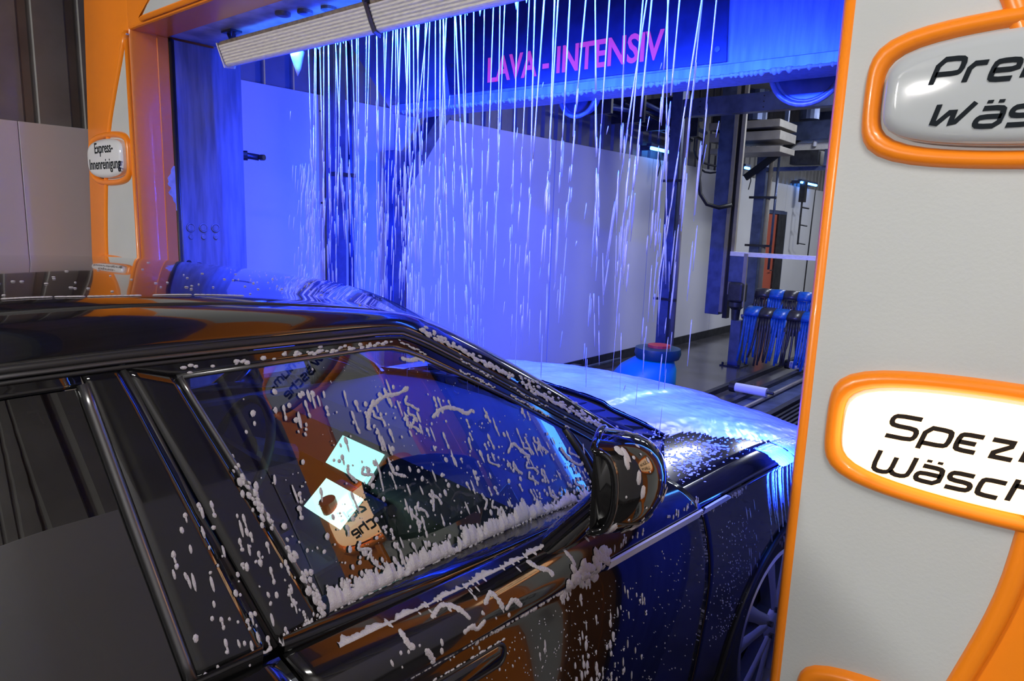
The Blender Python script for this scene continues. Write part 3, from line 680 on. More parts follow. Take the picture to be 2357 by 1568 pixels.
# overhead pipes cluster near the cross beam
t = thing('overhead_pipework', 'dark overhead pipes and cables above the far wall panels', 'pipework', (-4.2, 8.0, 3.0))
for k in range(6):
    M().tube([(-4.42 + .045 * k, 6.2 + .2 * k, 3.1 + .07 * (k % 3)), (-4.40 + .04 * k, 9.1, 3.0 + .09 * (k % 4))], .022 + .006 * (k % 2), 8).build('pipe', GALV if k % 2 else DSTEEL, t, smooth=True)
for k in range(4): M().box((-4.5, 6.45 + .7 * k, 2.98), (-4.07, 6.49 + .7 * k, 3.36)).build('rack', DSTEEL, t)
# small blue LED lamps
lab = ['blue led tube lamp above the wall panel beside the gantry post', 'blue led tube lamp peeking past the tunnel rear post', 'blue led tube lamp above the red door side panel']
for i, (y0, y1, z, x) in enumerate(((8.30, 8.98, 2.825, -4.58), (11.55, 11.72, 2.836, -4.58), (14.45, 15.45, 2.785, -4.56))):
    t = thing('blue_wall_lamp', lab[i], 'lamp', (x, (y0 + y1) / 2, z), 'blue wall lamps')
    M().tube([(x, y0, z), (x, y1, z)], .022, 8).build('tube', BLUELAMP, t, smooth=True); M().box((x - .05, y0 - .04, z + .02), (x + .02, y1 + .04, z + .06)).build('housing', GALV, t)
    M().box((WX + .01, y0, z - .02), (x - .02, y0 + .06, z + .04)).build('bracket', GALV, t); M().box((WX + .01, y1 - .06, z - .02), (x - .02, y1, z + .04)).build('bracket', GALV, t)
    M().tube([(x, y0 + .2, z), (x + .03, y0 + .22, z - .2), (x + .01, y0 + .2, z - .35)], .009, 6).build('cable', BLACKR, t)
t = thing('spray_lance', 'thin vertical spray pipe with three nozzles on the far wall', 'pipe', (-4.55, 14.6, 1.4))
M().tube([(-4.55, 14.6, 1.55), (-4.55, 14.6, 2.75)], .02, 8).build('pipe', DSTEEL, t); M().box((-4.6, 14.52, 2.4), (-4.5, 14.68, 2.8)).build('valve', DSTEEL, t)
for z in (1.58, 1.95, 2.3): M().tube([(-4.55, 14.6, z), (-4.45, 14.75, z - .02)], .018, 6).build('nozzle', DSTEEL, t)
o = M().tube([(-4.70, 15.9, 2.72), (-4.69, 15.85, 1.9), (-4.69, 15.8, .0)], .012, 6).build('cable', BLACKR); tag(o, 'thin dark cable hanging down the far wall panel', 'cable')
# conveyor track in the floor
t = thing('conveyor_track', 'floor conveyor with dark rails and slatted grating ahead of the car', 'conveyor', (-2.2, 9.0, 0))
for x in (-2.95, -2.62, -2.15): M().box((x - .03, 4.2, 0), (x + .03, 21, .055)).build('rail', DSTEEL, t)
M().box((-2.60, 4.2, .0), (-2.18, 21, .012)).build('chain_bed', GALV, t)
M().tube([(-2.42, 4.3, .04), (-2.42, 20.8, .04)], .022, 8).build('chain_rod', BEIGE, t)
for k in range(26):
    x = -2.10 + k * .052; M().box((x, 4.2, .004), (x + .026, 21, .028)).build('grating_slat', DSTEEL, t)
for i, y in enumerate((7.2, 9.0, 10.8, 12.6)):
    tt = thing('conveyor_roller', ['white conveyor roller across the floor rails just past the foamy bonnet', 'white conveyor roller on the floor rails below the felt brush', 'white conveyor roller on the floor rails behind the felt brush', 'last white conveyor roller on the floor rails before the tunnel end'][i], 'roller', (-2.62, y, 0), 'white conveyor rollers')
    M().cyl((-2.74, y, .105), (-2.40, y, .105), .05, 16).build('sleeve', WHITEPL, tt, smooth=True, sharp=40); M().cyl((-2.80, y, .105), (-2.74, y, .105), .06, 14).build('end_cap', BLACKR, tt); M().cyl((-2.40, y, .105), (-2.33, y, .105), .018, 8).build('axle', DSTEEL, tt)
# pipe elbow on the left lining
t = thing('spray_nozzle', 'dark pipe elbow nozzle sticking out beside the steel lining', 'nozzle', (-3.75, 2.12, 2.1))
M().tube([(-3.78, 2.083, 2.125), (-3.78, 2.15, 2.125), (-3.76, 2.19, 2.12)], .018, 8).build('pipe', DSTEEL, t, smooth=True); M().cyl((-3.79, 2.095, 2.125), (-3.77, 2.125, 2.125), .028, 10).build('nut', DSTEEL, t); M().cyl((-3.745, 2.19, 2.12), (-3.72, 2.20, 2.12), .017, 8).build('tip', BLACKP, t)
#SPLIT-CAR
# ================================================================== CAR (local axes: x = right, y = forward, z = up)
car = thing('car', 'glossy black suv with soapy windows passing under the wash gate', 'car', (-1.7906, 0.5925, 0), rz=radians(-5.5))
def cp_(name, mb, m, parent=None, both=True, **kw):
    pr, pl = parent if isinstance(parent, tuple) else (parent, parent)
    o = mb.build(name, m, pr or car, local=True, **kw)
    if both:
        mm = M(); mm.v = [(-v[0], v[1], v[2]) for v in mb.v]; mm.f = [tuple(reversed(f)) for f in mb.f]
        return o, mm.build(name, m, pl or car, local=True, **kw)
    return o
def ug(z, e=0.0, s=.3):                              # side glass surface (tumblehome, slight bulge, narrowing forwards)
    return .770 + (1.335 - z) * .370 + .003 * (1 - ((z - 1.335) / .21) ** 2) + e - .125 * (min(max(s, -.30), 1.25) - .3)
C8 = [(-2.1, .965), (-1, .985), (-.3, .995), (.2, 1.004), (.5, 1.012), (.8, 1.026), (1.2, 1.036), (1.6, 1.048), (1.9, 1.042), (2.2, 1.005), (2.5, .94), (2.8, .88)]
UT = [(-.80, .895), (-.70, .92), (-.60, .938), (-.45, .952), (-.25, .962), (-.1, .957), (-.03, .9535), (-.010, .955), (-.002, .9615), (.012, .9625), (.035, .960), (.055, .954), (.072, .944), (.086, .928), (.096, .910), (.104, .892)]
DZ = [-.80, -.74, -.66, -.58, -.5, -.42, -.34, -.26, -.18, -.11, -.06, -.03, -.018, -.010, -.005, -.001, .006, .014, .026, .038, .050, .060, .069, .077, .084, .090, .096, .101, .104]
def c8(s): return spline(C8, s)
def plan(s):
    k = 1.0
    if s > 1.95: k -= .30 * ((s - 1.95) / .85) ** 2.2
    if s < -1.0: k -= .16 * ((-1.0 - s) / 1.0) ** 2
    return k
def U(s, z, e=0.0): return spline(UT, z - c8(s)) * plan(s) + e
SF = [(.2, 1.262), (.28, 1.268), (.47, 1.285), (.61, 1.293), (.82, 1.297), (.954, 1.266), (1.041, 1.222), (1.09, 1.175), (1.14, 1.13)]
SB = [(.2, -.02), (.3, .0), (.4, .045), (.6, .08), (.9, .078), (1.03, .06), (1.113, .027)]
def side_panel(sa, sb, dzs, ns, arch=None, e=0.0):
    rows = []
    for dz in dzs:
        r = []
        for i in range(ns + 1):
            t = i / ns; z = 1.0 + dz
            for _ in range(3):
                s = lerp(sa(z), sb(z), t); z = c8(s) + dz
            r.append([s, z])
        rows.append(r)
    if arch:
        ay, az, ar = arch; keep = []
        H, W_ = len(rows), ns + 1
        ins = [[(p[0] - ay) ** 2 + (p[1] - az) ** 2 < ar * ar for p in r] for r in rows]
        mb = M(); idx = {}
        for i in range(H - 1):
            for j in range(ns):
                q = [(i, j), (i, j + 1), (i + 1, j + 1), (i + 1, j)]
                if all(ins[a][b] for a, b in q): continue
                f = []
                for a, b in q:
                    if (a, b) not in idx:
                        s, z = rows[a][b]
                        if ins[a][b]:
                            d = sqrt((s - ay) ** 2 + (z - az) ** 2) or 1e-6; s = ay + (s - ay) * ar / d; z = az + (z - az) * ar / d
                        idx[(a, b)] = len(mb.v); mb.v.append((U(s, z, e), s, z))
                    f.append(idx[(a, b)])
                mb.f.append(tuple(f))
        return mb
    return M().grid([[(U(s, z, e), s, z) for s, z in r] for r in rows])
g = .0035
FD = cp_('front_door', side_panel(lambda z: spline(SB, z) + g, lambda z: spline(SF, z) - g, DZ, 44), PAINT, smooth=True, solid=.006)
RW, FW = (-.944, .385), (1.93, .385)
RD = cp_('rear_door', side_panel(lambda z: -.98 if z > .5 else -.78, lambda z: spline(SB, z) - g, DZ, 34, (RW[0], RW[1], .44)), PAINT, smooth=True, solid=.006)
DZF = [d for d in DZ if d < -.003]
DZF2 = [-.80 + .0266 * i for i in range(29)] + [-.03, -.018, -.010, -.004]
FWG = cp_('front_wing', side_panel(lambda z: spline(SF, z) + g, lambda z: 2.42, DZF2, 46, (FW[0], FW[1], .437)), PAINT, smooth=True, solid=.006)
cp_('rear_quarter', side_panel(lambda z: -2.02, lambda z: -.99 if z > .5 else -.79, [-.80 + .0325 * i for i in range(28)] + [.09, .098, .104], 34, (RW[0], RW[1], .44)), PAINT, smooth=True, solid=.006)
for cy, cz in (RW, FW):
    pts = [(U(cy + cos(a) * .442, cz + sin(a) * .442, .003), cy + cos(a) * .442, cz + sin(a) * .442) for a in [radians(-12 + 204 * k / 40) for k in range(41)]]
    cp_('arch_trim', M().tube(pts, .012, 8), BLACKP, smooth=True)
    well = []
    for a in [radians(-10 + 200 * k / 24) for k in range(25)]: well.append([(x, cy + cos(a) * .44, cz + sin(a) * .44) for x in (.50, .94 * plan(cy))])
    cp_('arch_liner', M().grid(well), BLACKR)
# waist trim and A / B pillar panels, frames and glass on the side-glass surface
def on_glass(pts, e=0.0): return [(ug(z, e, s), s, z) for s, z in pts]
def loft_sz(A, B, na, nb, e=0.0, surf=None):
    A = resample([(a, b, 0) for a, b in A], na); B = resample([(a, b, 0) for a, b in B], na); rows = []
    for j in range(nb):
        t = j / (nb - 1); rows.append([(ug(lerp(a.y, b.y, t), e, lerp(a.x, b.x, t)), lerp(a.x, b.x, t), lerp(a.y, b.y, t)) for a, b in zip(A, B)])
    return M().grid(rows)
G_TOP = [(-0.055, 1.544), (0.117, 1.543), (0.328, 1.541), (0.384, 1.536), (0.422, 1.525), (0.461, 1.508), (0.527, 1.475), (0.707, 1.384), (0.903, 1.272)]
G_FRONT = [(0.903, 1.272), (0.948, 1.202), (0.983, 1.131), (0.989, 1.085)]
G_BOT = [(0.121, 1.127), (0.385, 1.121), (0.677, 1.108), (0.989, 1.085)]
SEAL = [(-1.75, 1.43), (-1.3, 1.51), (-.8, 1.552), (-0.277, 1.582), (-0.133, 1.582), (0.058, 1.578), (0.359, 1.571), (0.416, 1.567), (0.47, 1.545), (0.619, 1.467), (0.875, 1.325), (1.075, 1.218), (1.246, 1.122), (1.344, 1.064)]
# front window
cp_('front_window', loft_sz(G_BOT, G_TOP + G_FRONT[1:-1], 60, 22, -.002), WINDOW, parent=FD, smooth=True)
cp_('rear_window', loft_sz([(-1.15, 1.115), (-.6, 1.110), (-0.108, 1.134)], [(-1.02, 1.50), (-.7, 1.522), (-0.281, 1.548), (-0.183, 1.548)], 30, 14, -.001), PRIV, parent=RD, smooth=True)
cp_('window_frame', loft_sz([(-0.127, 1.569), (-0.055, 1.547), (0.117, 1.546), (0.328, 1.544), (0.384, 1.539), (0.461, 1.511), (0.527, 1.478), (0.707, 1.387), (0.908, 1.275), (1.008, 1.218)],
                            [(-0.123, 1.575), (0.058, 1.569), (0.36, 1.562), (0.417, 1.557), (0.465, 1.537), (0.619, 1.458), (0.876, 1.315), (1.076, 1.207), (1.138, 1.172)], 60, 5, .004), GLOSSB, smooth=True, solid=.006)
cp_('pillar_trim', loft_sz([(0.03, 1.118), (-0.127, 1.572)], [(0.124, 1.122), (-0.055, 1.547)], 24, 6, .004), GLOSSB, parent=FD, smooth=True, solid=.006)
cp_('pillar_trim', loft_sz([(-0.105, 1.128), (-0.179, 1.55), (-0.186, 1.575)], [(0.02, 1.115), (-0.114, 1.513), (-0.137, 1.574)], 24, 6, .004), GLOSSB, parent=RD, smooth=True, solid=.006)
cp_('window_frame', loft_sz([(-1.02, 1.503), (-.7, 1.525), (-0.281, 1.551), (-0.185, 1.551)], [(-1.3, 1.502), (-.8, 1.543), (-0.277, 1.574), (-0.186, 1.575)], 30, 5, .004), GLOSSB, parent=RD, smooth=True, solid=.006)
cp_('rear_pillar', loft_sz([(-1.15, 1.10), (-1.02, 1.50)], [(-2.0, 1.09), (-1.75, 1.42)], 20, 10, .002), PAINT, smooth=True, solid=.006)
bar = resample([(ug(z, .004, s), s, z) for s, z in [(-0.185, 1.554), (-0.151, 1.361), (-0.108, 1.128)]], 14)
cp_('window_guide_bar', M().tube(bar, .0085, 8, flat=1.0), DCHROME, parent=RD, smooth=True)
cp_('door_gap_seal', M().tube([(ug(z, -.001, s), s, z) for s, z in [(-0.132, 1.575), (-0.061, 1.349), (0.025, 1.119)]], .006, 6), BLACKR, smooth=True)
rail = resample([(ug(z, .003, s), s, z) for s, z in [(-0.051, 1.544), (0.036, 1.34), (0.121, 1.127)]], 14)
cp_('glass_run', M().tube(rail, .0055, 8), DCHROME, parent=FD, smooth=True)
cp_('glass_run', M().tube([(ug(z, .003, s), s, z) for s, z in G_TOP], .0045, 8), DCHROME, parent=FD, smooth=True)
cp_('glass_run', M().tube([(ug(z, .003, s), s, z) for s, z in [(0.903, 1.272), (0.948, 1.202), (0.983, 1.131), (0.997, 1.084)]], .009, 8), BLACKR, parent=FD, smooth=True)
cp_('mirror_sail', loft_sz([(0.916, 1.269), (0.958, 1.202), (0.994, 1.13), (1.002, 1.081)], [(1.008, 1.218), (1.139, 1.165), (1.275, 1.092), (1.311, 1.06)], 16, 8, .003), GLOSSB, parent=FD, smooth=True, solid=.006)
for off, r, m_ in ((.004, .0065, BLACKR), (-.012, .0035, BLACKR), (-.004, .0042, DCHROME)):
    sl = resample([(ug(z + off, .005, s), s, z + off) for s, z in SEAL], 90); cp_('roof_seal', M().tube(sl, r, 6), m_, smooth=True)
wt_rows = []
ss = [-1.15 + .05 * k for k in range(46)]
def gbot(s): return interp([(-1.2, 1.10), (-.6, 1.110), (-0.107, 1.132), (0.121, 1.127), (0.385, 1.121), (0.677, 1.108), (1.019, 1.08), (1.279, 1.049)], s)
def wrow(s): 
    a = (ug(gbot(s), 0, s) + .001, s, gbot(s) + .001); b = (U(s, c8(s) + .104), s, c8(s) + .104)
    return [a, (a[0] + .010, s, a[2] + .004), (lerp(a[0], b[0], .65) + .008, s, lerp(a[2], b[2], .5) + .004), b, (b[0] - .006, s, b[2] - .012)]
cp_('waist_trim', M().grid([wrow(s) for s in ss if s <= .029]), GLOSSB, parent=RD, smooth=True); cp_('waist_trim', M().grid([wrow(s) for s in [.036] + [x for x in ss if .04 < x < 1.08]]), GLOSSB, parent=FD, smooth=True)
# roof side (cantrail) running down into the A-pillar
R2 = [(-1.9, 1.405), (-1.2, 1.575), (-.7, 1.625), (-.25, 1.643), (-.09, 1.644), (.1, 1.637), (.19, 1.630), (.38, 1.608), (.46, 1.592), (.54, 1.571)]
R1 = [(-1.9, 1.425), (-1.2, 1.592), (-.7, 1.640), (-.24, 1.657), (-.09, 1.654), (.07, 1.648), (.26, 1.630), (.38, 1.609), (.477, 1.586), (.57, 1.561)]
R0 = [(-1.9, 1.46), (-1.2, 1.628), (-.7, 1.668), (-.2, 1.682), (0, 1.682), (.2, 1.671), (.4, 1.648), (.62, 1.612)]
WE = [(.54, .600, 1.571), (.70, .625, 1.493), (.90, .654, 1.381), (1.05, .674, 1.289), (1.18, .690, 1.211), (1.29, .702, 1.145)]
low = [(-1.75, 1.43), (-1.3, 1.51), (-.8, 1.552), (-0.277, 1.582), (0.058, 1.578), (0.359, 1.571), (0.47, 1.545), (0.619, 1.467), (0.875, 1.325), (1.075, 1.218), (1.246, 1.122), (1.358, 1.057)]
up = [(s, .607, spline(R2, s)) for s in (-1.75, -1.25, -.75, -.25, .08, .40)] + [(.54, .600, 1.571), (.70, .625, 1.493), (.90, .654, 1.381), (1.05, .674, 1.289), (1.18, .690, 1.211), (1.26, .699, 1.160)]
def cr(P, t):
    n = len(P); i = min(int(t), n - 2); f = t - i; p = [Vector(P[max(0, min(n - 1, i + k))]) for k in (-1, 0, 1, 2)]
    return 0.5 * ((2 * p[1]) + (p[2] - p[0]) * f + (2 * p[0] - 5 * p[1] + 4 * p[2] - p[3]) * f * f + (3 * p[1] - p[0] - 3 * p[2] + p[3]) * f ** 3)
lowv = [(ug(z + .008, .004, s), s, z + .008) for s, z in low]; upv = [(b, a, c) for a, b, c in up]
rows = [[] for _ in range(10)]
for i in range(89):
    t = i / 88 * (len(low) - 1); a = cr(lowv, t); b = cr(upv, t)
    for j in range(10):
        f = j / 9; q = a.lerp(b, f) + Vector((.70, 0, .71)) * (.016 * sin(pi * f) * (1 if t < 6 else .8)); rows[j].append(q)
cp_('roof_side', M().grid(rows), PAINT, smooth=True, solid=.006)
# roof skin
def zroof(s, u):
    u = abs(u)
    if u <= .55: return spline(R0, s) - (spline(R0, s) - spline(R1, s)) * (u / .55) ** 2.0
    return lerp(spline(R1, s), spline(R2, s), ((u - .55) / .055) ** 1.6)
def shead(u): return .605 - .066 * (abs(u) / .6) ** 2
us = [-.604, -.598, -.585, -.57, -.55] + [-.5 + .05 * k for k in range(21)] + [.55, .57, .585, .598, .604]
rows = []
for i in range(61):
    t = i / 60; rows.append([(u, lerp(-1.85, shead(u), t), zroof(lerp(-1.85, shead(u), t), u)) for u in us])
cp_('roof', M().grid(rows), PAINT, both=False, smooth=True, solid=.008)
cp_('roof_joint', M().tube([(.6055, s, spline(R2, s) - .001) for s in [-1.7 + .05 * k for k in range(45)]], .0028, 6), BLACKR, smooth=True)
# windscreen
rows = []
WU = [(b, a, c) for a, b, c in WE]
for i in range(19):
    t = i / 18; e = cr(WU, t * (len(WU) - 1)); sc = lerp(.612, 1.47, t); zc = lerp(1.612, 1.150, t) + .014 * sin(pi * t)
    rows.append([(e.x * k, lerp(sc, e.y, k * k), lerp(zc, e.z, k * k)) for k in [-1 + j / 10 for j in range(21)]])
cp_('windscreen', M().grid(rows), SHIELD, both=False, smooth=True)
BASE = list(rows[-1])
for (x0, x1) in ((-.15, .62), (-.62, .1)):
    cp_('wiper', M().tube([(x0, 1.50, 1.135), (lerp(x0, x1, .5), 1.44, 1.155), (x1, 1.36, 1.150)], .008, 6), BLACKP, both=False)
# bonnet (clamshell: top with a raised centre, crease, side face)
HC = [(1.2, 1.150), (1.5, 1.160), (1.8, 1.148), (2.1, 1.108), (2.35, 1.052), (2.55, .995), (2.7, .935), (2.8, .87)]
def hood(s, u):
    a = abs(u); k = plan(s); ue = .885 * k
    zc = spline(HC, s); ze = c8(s) + .034 - .02 * max(0, (s - 1.9) / .6)
    z = zc - (zc - ze) * min(1.2, a / ue) ** 2.2
    dome = .012 * max(0, min(1, (.40 - .10 * (s - 1.5) - a) / .03)) if s < 2.6 else 0
    return z + dome
def hrear(u): a = abs(u); return 1.565 - .06 * (a / .65) ** 2 if a < .65 else lerp(1.505, 1.165, ((a - .65) / .235) ** .8)
def hfront(u): return 2.78 - .52 * (abs(u) / .885) ** 2.4
HU = [-.885 + .0295 * k for k in range(61)]
def hood_rows(off=0.0, n=48):
    rows = []
    for i in range(n + 1):
        t = i / n; r = []
        for u in HU:
            s = lerp(hrear(u), hfront(u), t); uu = u * plan(s); r.append((uu, s, hood(s, uu) + off))
        rows.append(r)
    return rows
HR = hood_rows()
mb = M().grid(HR)
bon = cp_('bonnet', mb, PAINT, both=False, smooth=True, solid=.006)
for sgn in (1, -1):
    rs = []
    for i in range(49):
        s = HR[i][60][1]; e = Vector(HR[i][60]); b = Vector((.957 * plan(s), s, c8(s) + .005)); m1 = e.lerp(b, .5) + Vector((.006, 0, .004))
        rs.append([e, e.lerp(m1, .5) + Vector((.004, 0, .002)), m1, m1.lerp(b, .6) + Vector((.003, 0, .001)), b, b + Vector((-.012, 0, -.004))])
    mb = M().grid([[(p.x * sgn, p.y, p.z) for p in r] for r in rs]); mb.build('bonnet_side', PAINT, bon, local=True, smooth=True)
def cowl_row(f, dz):
    out = []
    for x, y, z in BASE:
        u = x * lerp(1.0, 1.10, f); h = (u, hrear(u) + .03, hood(hrear(u) + .03, u) - .014); out.append((lerp(x, h[0], f), lerp(y, h[1], f), lerp(z - .006, h[2], f) + dz))
    return out
cp_('cowl', M().grid([cowl_row(0, 0), cowl_row(.15, -.012), cowl_row(.45, -.014), cowl_row(.8, -.006), cowl_row(1, 0)]), mat('cowl_plastic', (.06, .06, .063), .3), both=False, smooth=True)
for k in range(15): x = -.62 + .0886 * k; a = 1.05; cp_('cowl_rib', M().bar((x, 1.50 - .10 * (x / .7) ** 2, 1.140 - .02 * (x / .7) ** 2), (x * a, 1.56 - .08 * (x / .7) ** 2, 1.143 - .05 * (x / .7) ** 2), .006, .012), BLACKP, both=False)
# nose, lights, underside, tail
rows = []
for j in range(13):
    z = .24 + .68 * j / 12; rows.append([(u, 2.80 - .50 * (abs(u) / .9) ** 2.5 - .05 * (1 - sin(pi * j / 12)), z) for u in [-.90 + .05 * k for k in range(37)]])
cp_('front_bumper', M().grid(rows), PAINT, both=False, smooth=True, solid=.01)
cp_('grille', M().grid([[(u, 2.825 - .50 * (abs(u) / .9) ** 2.5, z) for u in [-.5 + .05 * k for k in range(21)]] for z in (.66, .74, .82)]), BLACKP, both=False, solid=.01)
cp_('headlamp', M().grid([[(u, 2.825 - .50 * (u / .9) ** 2.5, z) for u in [.52 + .03 * k for k in range(11)]] for z in (.76, .80, .85)]), LENSG, smooth=True, solid=.01)
rows = []
for j in range(13):
    z = .28 + .80 * j / 12; rows.append([(u, -2.05 + .10 * (abs(u) / .8) ** 3 + .02 * cos(j), z) for u in [-.82 + .082 * k for k in range(21)]])
cp_('tailgate', M().grid(rows), PAINT, both=False, smooth=True, solid=.01)
cp_('rear_screen', M().grid([[(u * .82, -2.03, 1.08) for u in [-.9 + .09 * k for k in range(21)]], [(u * .62, -1.85, 1.44) for u in [-.9 + .09 * k for k in range(21)]]]), PRIV, both=False)
cp_('tail_lamp', M().box((.45, -2.04, .90), (.80, -1.98, .97)), mat('red_lamp_lens', (.3, .005, .005), .1), bevel=.01)
cp_('underbody', M().box((-.80, -1.9, .22), (.80, 2.45, .34)).box((-.48, 1.42, .34), (.48, 2.4, .95)), BLACKR, both=False)
cp_('sill', M().box((.78, -.62, .235), (.905, 1.52, .33)), BLACKP, bevel=.02)
# wheels
def wheel(cy, cz, side):
    t = M(); R, r = .378, .285
    prof = [(.70, r), (.69, R - .04), (.715, R - .01), (.76, R), (.87, R), (.915, R - .01), (.935, R - .045), (.925, r + .02), (.905, r)]
    t.rings([[(side * x, cy + cos(a) * q, cz + sin(a) * q) for a in [2 * pi * k / 56 for k in range(56)]] for x, q in prof])
    w = t.build('wheel', TYRE, car, local=True, smooth=True, sharp=50)
    rm = M(); prof = [(.915, r + .003), (.922, r - .006), (.905, r - .018), (.80, r - .035), (.72, r - .03)]
    rm.rings([[(side * x, cy + cos(a) * q, cz + sin(a) * q) for a in [2 * pi * k / 56 for k in range(56)]] for x, q in prof]); rm.build('rim', RIM, w, local=True, smooth=True, sharp=50)
    M().rings([[(side * x, cy + cos(a) * q, cz + sin(a) * q) for a in [2 * pi * k / 20 for k in range(20)]] for x, q in ((.86, .075), (.905, .075), (.915, .055), (.918, .035))], True, True).build('hub', RIM, w, local=True, smooth=True, sharp=40)
    for k in range(5):
        a0 = 2 * pi * k / 5 + .35
        for da in (-.17, .17):
            a1 = a0 + da * .55; a2 = a0 + da * 1.4; sp = M()
            P = lambda a, q, x: Vector((side * x, cy + cos(a) * q, cz + sin(a) * q))
            for (qa, qb, wa, wb, xa, xb) in ((.06, r - .012, .046, .062, .915, .912),):
                p, q = P(a1, qa, xa), P(a2, qb, xb); d = (q - p).normalized(); nn = Vector((side, 0, 0)); tt = d.cross(nn)
                vs = []
                for c, wd in ((p, wa), (p.lerp(q, .5), (wa + wb) * .42), (q, wb)):
                    vs.append([c + tt * wd / 2 - nn * .045, c + tt * wd / 2 - nn * .006, c + tt * wd * .2, c - tt * wd * .2, c - tt * wd / 2 - nn * .006, c - tt * wd / 2 - nn * .045])
                sp.rings(vs, True, True)
            sp.build('spoke', RIM, w, local=True, smooth=True, sharp=35)
        M().cyl((side * .905, cy + cos(a0) * .05, cz + sin(a0) * .05), (side * .925, cy + cos(a0) * .05, cz + sin(a0) * .05), .011, 8).build('wheel_nut', DCHROME, w, local=True)
    M().cyl((side * .78, cy, cz), (side * .80, cy, cz), .185, 32).build('brake_disc', GALV, w, local=True); M().box((min(side * .77, side * .84), cy + .10, cz - .07), (max(side * .77, side * .84), cy + .19, cz + .07)).build('brake_caliper', DSTEEL, w, local=True, bevel=.01)
for side in (1, -1):
    for c in (FW, RW): wheel(c[0], .378, side)
# silver side strips and flush handle
def strip_on(sa, sb, zlo, zhi, taper=0.0):
    mb = M(); rows = [[], [], [], []]
    for k in range(25):
        t = k / 24; s = lerp(sa, sb, t); h = 1 - taper * max(0, (t - .75) / .25)
        z0 = c8(s) + zlo; z1 = lerp(z0, c8(s) + zhi, h)
        for r, (z, e) in zip(rows, ((z0, .002), (z0 + .002, .008), (z1 - .002, .008), (z1, .002))): r.append((U(s, z, e), s, z))
    return mb.grid(rows)
cp_('side_strip', strip_on(.80, 1.214, -.022, .006), SATIN, parent=FD); cp_('side_strip', strip_on(1.228, 1.39, -.020, .006, .7), SATIN, parent=FWG)
def rr(cs, cz, hl, hh, r, n=8):
    out = []
    for (sx, sz, a0) in ((1, 1, 0), (-1, 1, 90), (-1, -1, 180), (1, -1, 270)):
        for k in range(n + 1):
            a = radians(a0 + 90 * k / n); out.append((cs + sx * (hl - r) + cos(a) * r, cz + sz * (hh - r) + sin(a) * r))
    return out
for cs in (.345, -.76):
    ol = rr(cs, c8(cs) - .068, .13, .023, .021); sl = lambda p, e, k: (U(p[0], p[1] + .004 * (p[0] - cs) / .13, e), p[0], p[1] + .004 * (p[0] - cs) / .13)
    ring = M().tube([sl(p, .001, 0) for p in ol], .0038, 6, closed=True); cp_('handle_gap', ring, BLACKR, parent=FD if cs > 0 else RD, smooth=True)
    il = rr(cs, c8(cs) - .068, .127, .020, .019)
    plate = M().rings([[sl(p, .0015, 0) for p in il], [sl((cs + (p[0] - cs) * .98, c8(cs) - .068 + (p[1] - c8(cs) + .068) * .9), .004, 0) for p in il]], False, True); cp_('door_handle', plate, PAINT, parent=FD if cs > 0 else RD, smooth=True, sharp=60)
# folded door mirrors
inn, tip = Vector((.945, .80, 0)), Vector((1.09, .555, 0)); pd = (tip - inn).normalized(); nd = Vector((-pd.y, pd.x, 0)); nd = nd if nd.x > 0 else -nd
Lm = (tip - inn).length
def msec(t):
    h0 = spline([(0, 1.205), (.25, 1.195), (.6, 1.195), (.85, 1.205), (1, 1.225)], t); h1 = spline([(0, 1.315), (.25, 1.365), (.6, 1.398), (.85, 1.402), (1, 1.385)], t)
    d = spline([(0, .085), (.25, .125), (.55, .135), (.8, .112), (.95, .07), (1, .045)], t); base = inn + pd * (Lm * t); out = []
    for k in range(17):
        a = -pi / 2 + pi * k / 16; zz = (h0 + h1) / 2 + (h1 - h0) / 2 * sin(a) * (1 if sin(a) < 0 else 1); dd = d * (max(0, cos(a)) ** .62)
        out.append(base + nd * dd + Vector((0, 0, zz)))
    return out
TS = [0, .04, .12, .25, .4, .55, .7, .82, .91, .97, 1.0]
rows = [msec(t) for t in TS]; rows_m = rows
for side in (1, -1):
    rw = [[(p.x * side, p.y, p.z) for p in r] for r in rows]
    mm = M().grid(rw); n = len(rw[0])
    mm.f.append(tuple(range(n))); mm.f.append(tuple((len(rw) - 1) * n + k for k in range(n)))
    mi = mm.build('door_mirror', GLOSSB, car, local=True, smooth=True, sharp=60)
    rim = [r[0] for r in rw] + [p for p in rw[-1]] + [r[-1] for r in reversed(rw)] + [p for p in reversed(rw[0])]
    M().tube(chaikin(rim[::2], 1, True), .008, 6, closed=True).build('mirror_rim', GLOSSB, mi, local=True, smooth=True)
    cen = sum((Vector(p) for r in rw for p in (r[0], r[-1])), Vector()) / (2 * len(rw)); nds = Vector((nd.x * side, nd.y, 0))
    gl = [r[0] for r in rw] + [r[-1] for r in reversed(rw)]
    M().prism([Vector(p).lerp(cen, .07) + nds * .012 for p in gl], nds * .004).build('mirror_glass', mat('mirror_silver', (.85, .87, .88), .02, metal=1.0), mi, local=True)
    band = [[(p[0] + side * .001, p[1], p[2]) for p in msec_r] for msec_r in [[(Vector(p) + nds * .0015) for p in r[1:8]] for r in rw[1:-1]]]
    M().tube([Vector(r[4]) + nds * .001 for r in rw[1:-1]], .0025, 5).build('mirror_joint', BLACKR, mi, local=True)
    rings_ = []
    for k in range(9):
        t = k / 8; c = Vector((lerp(.90, .955, t) * side, lerp(.70, .835, t), lerp(1.095, 1.215, t))); a_, b_ = lerp(.15, .055, t ** .6), lerp(.045, .032, t)
        rings_.append([c + Vector((cos(a) * b_ * side, sin(a) * a_, sin(a) * .01)) for a in [2 * pi * q / 18 for q in range(18)]])
    M().rings(rings_, True, True).build('mirror_foot', GLOSSB, mi, local=True, smooth=True)
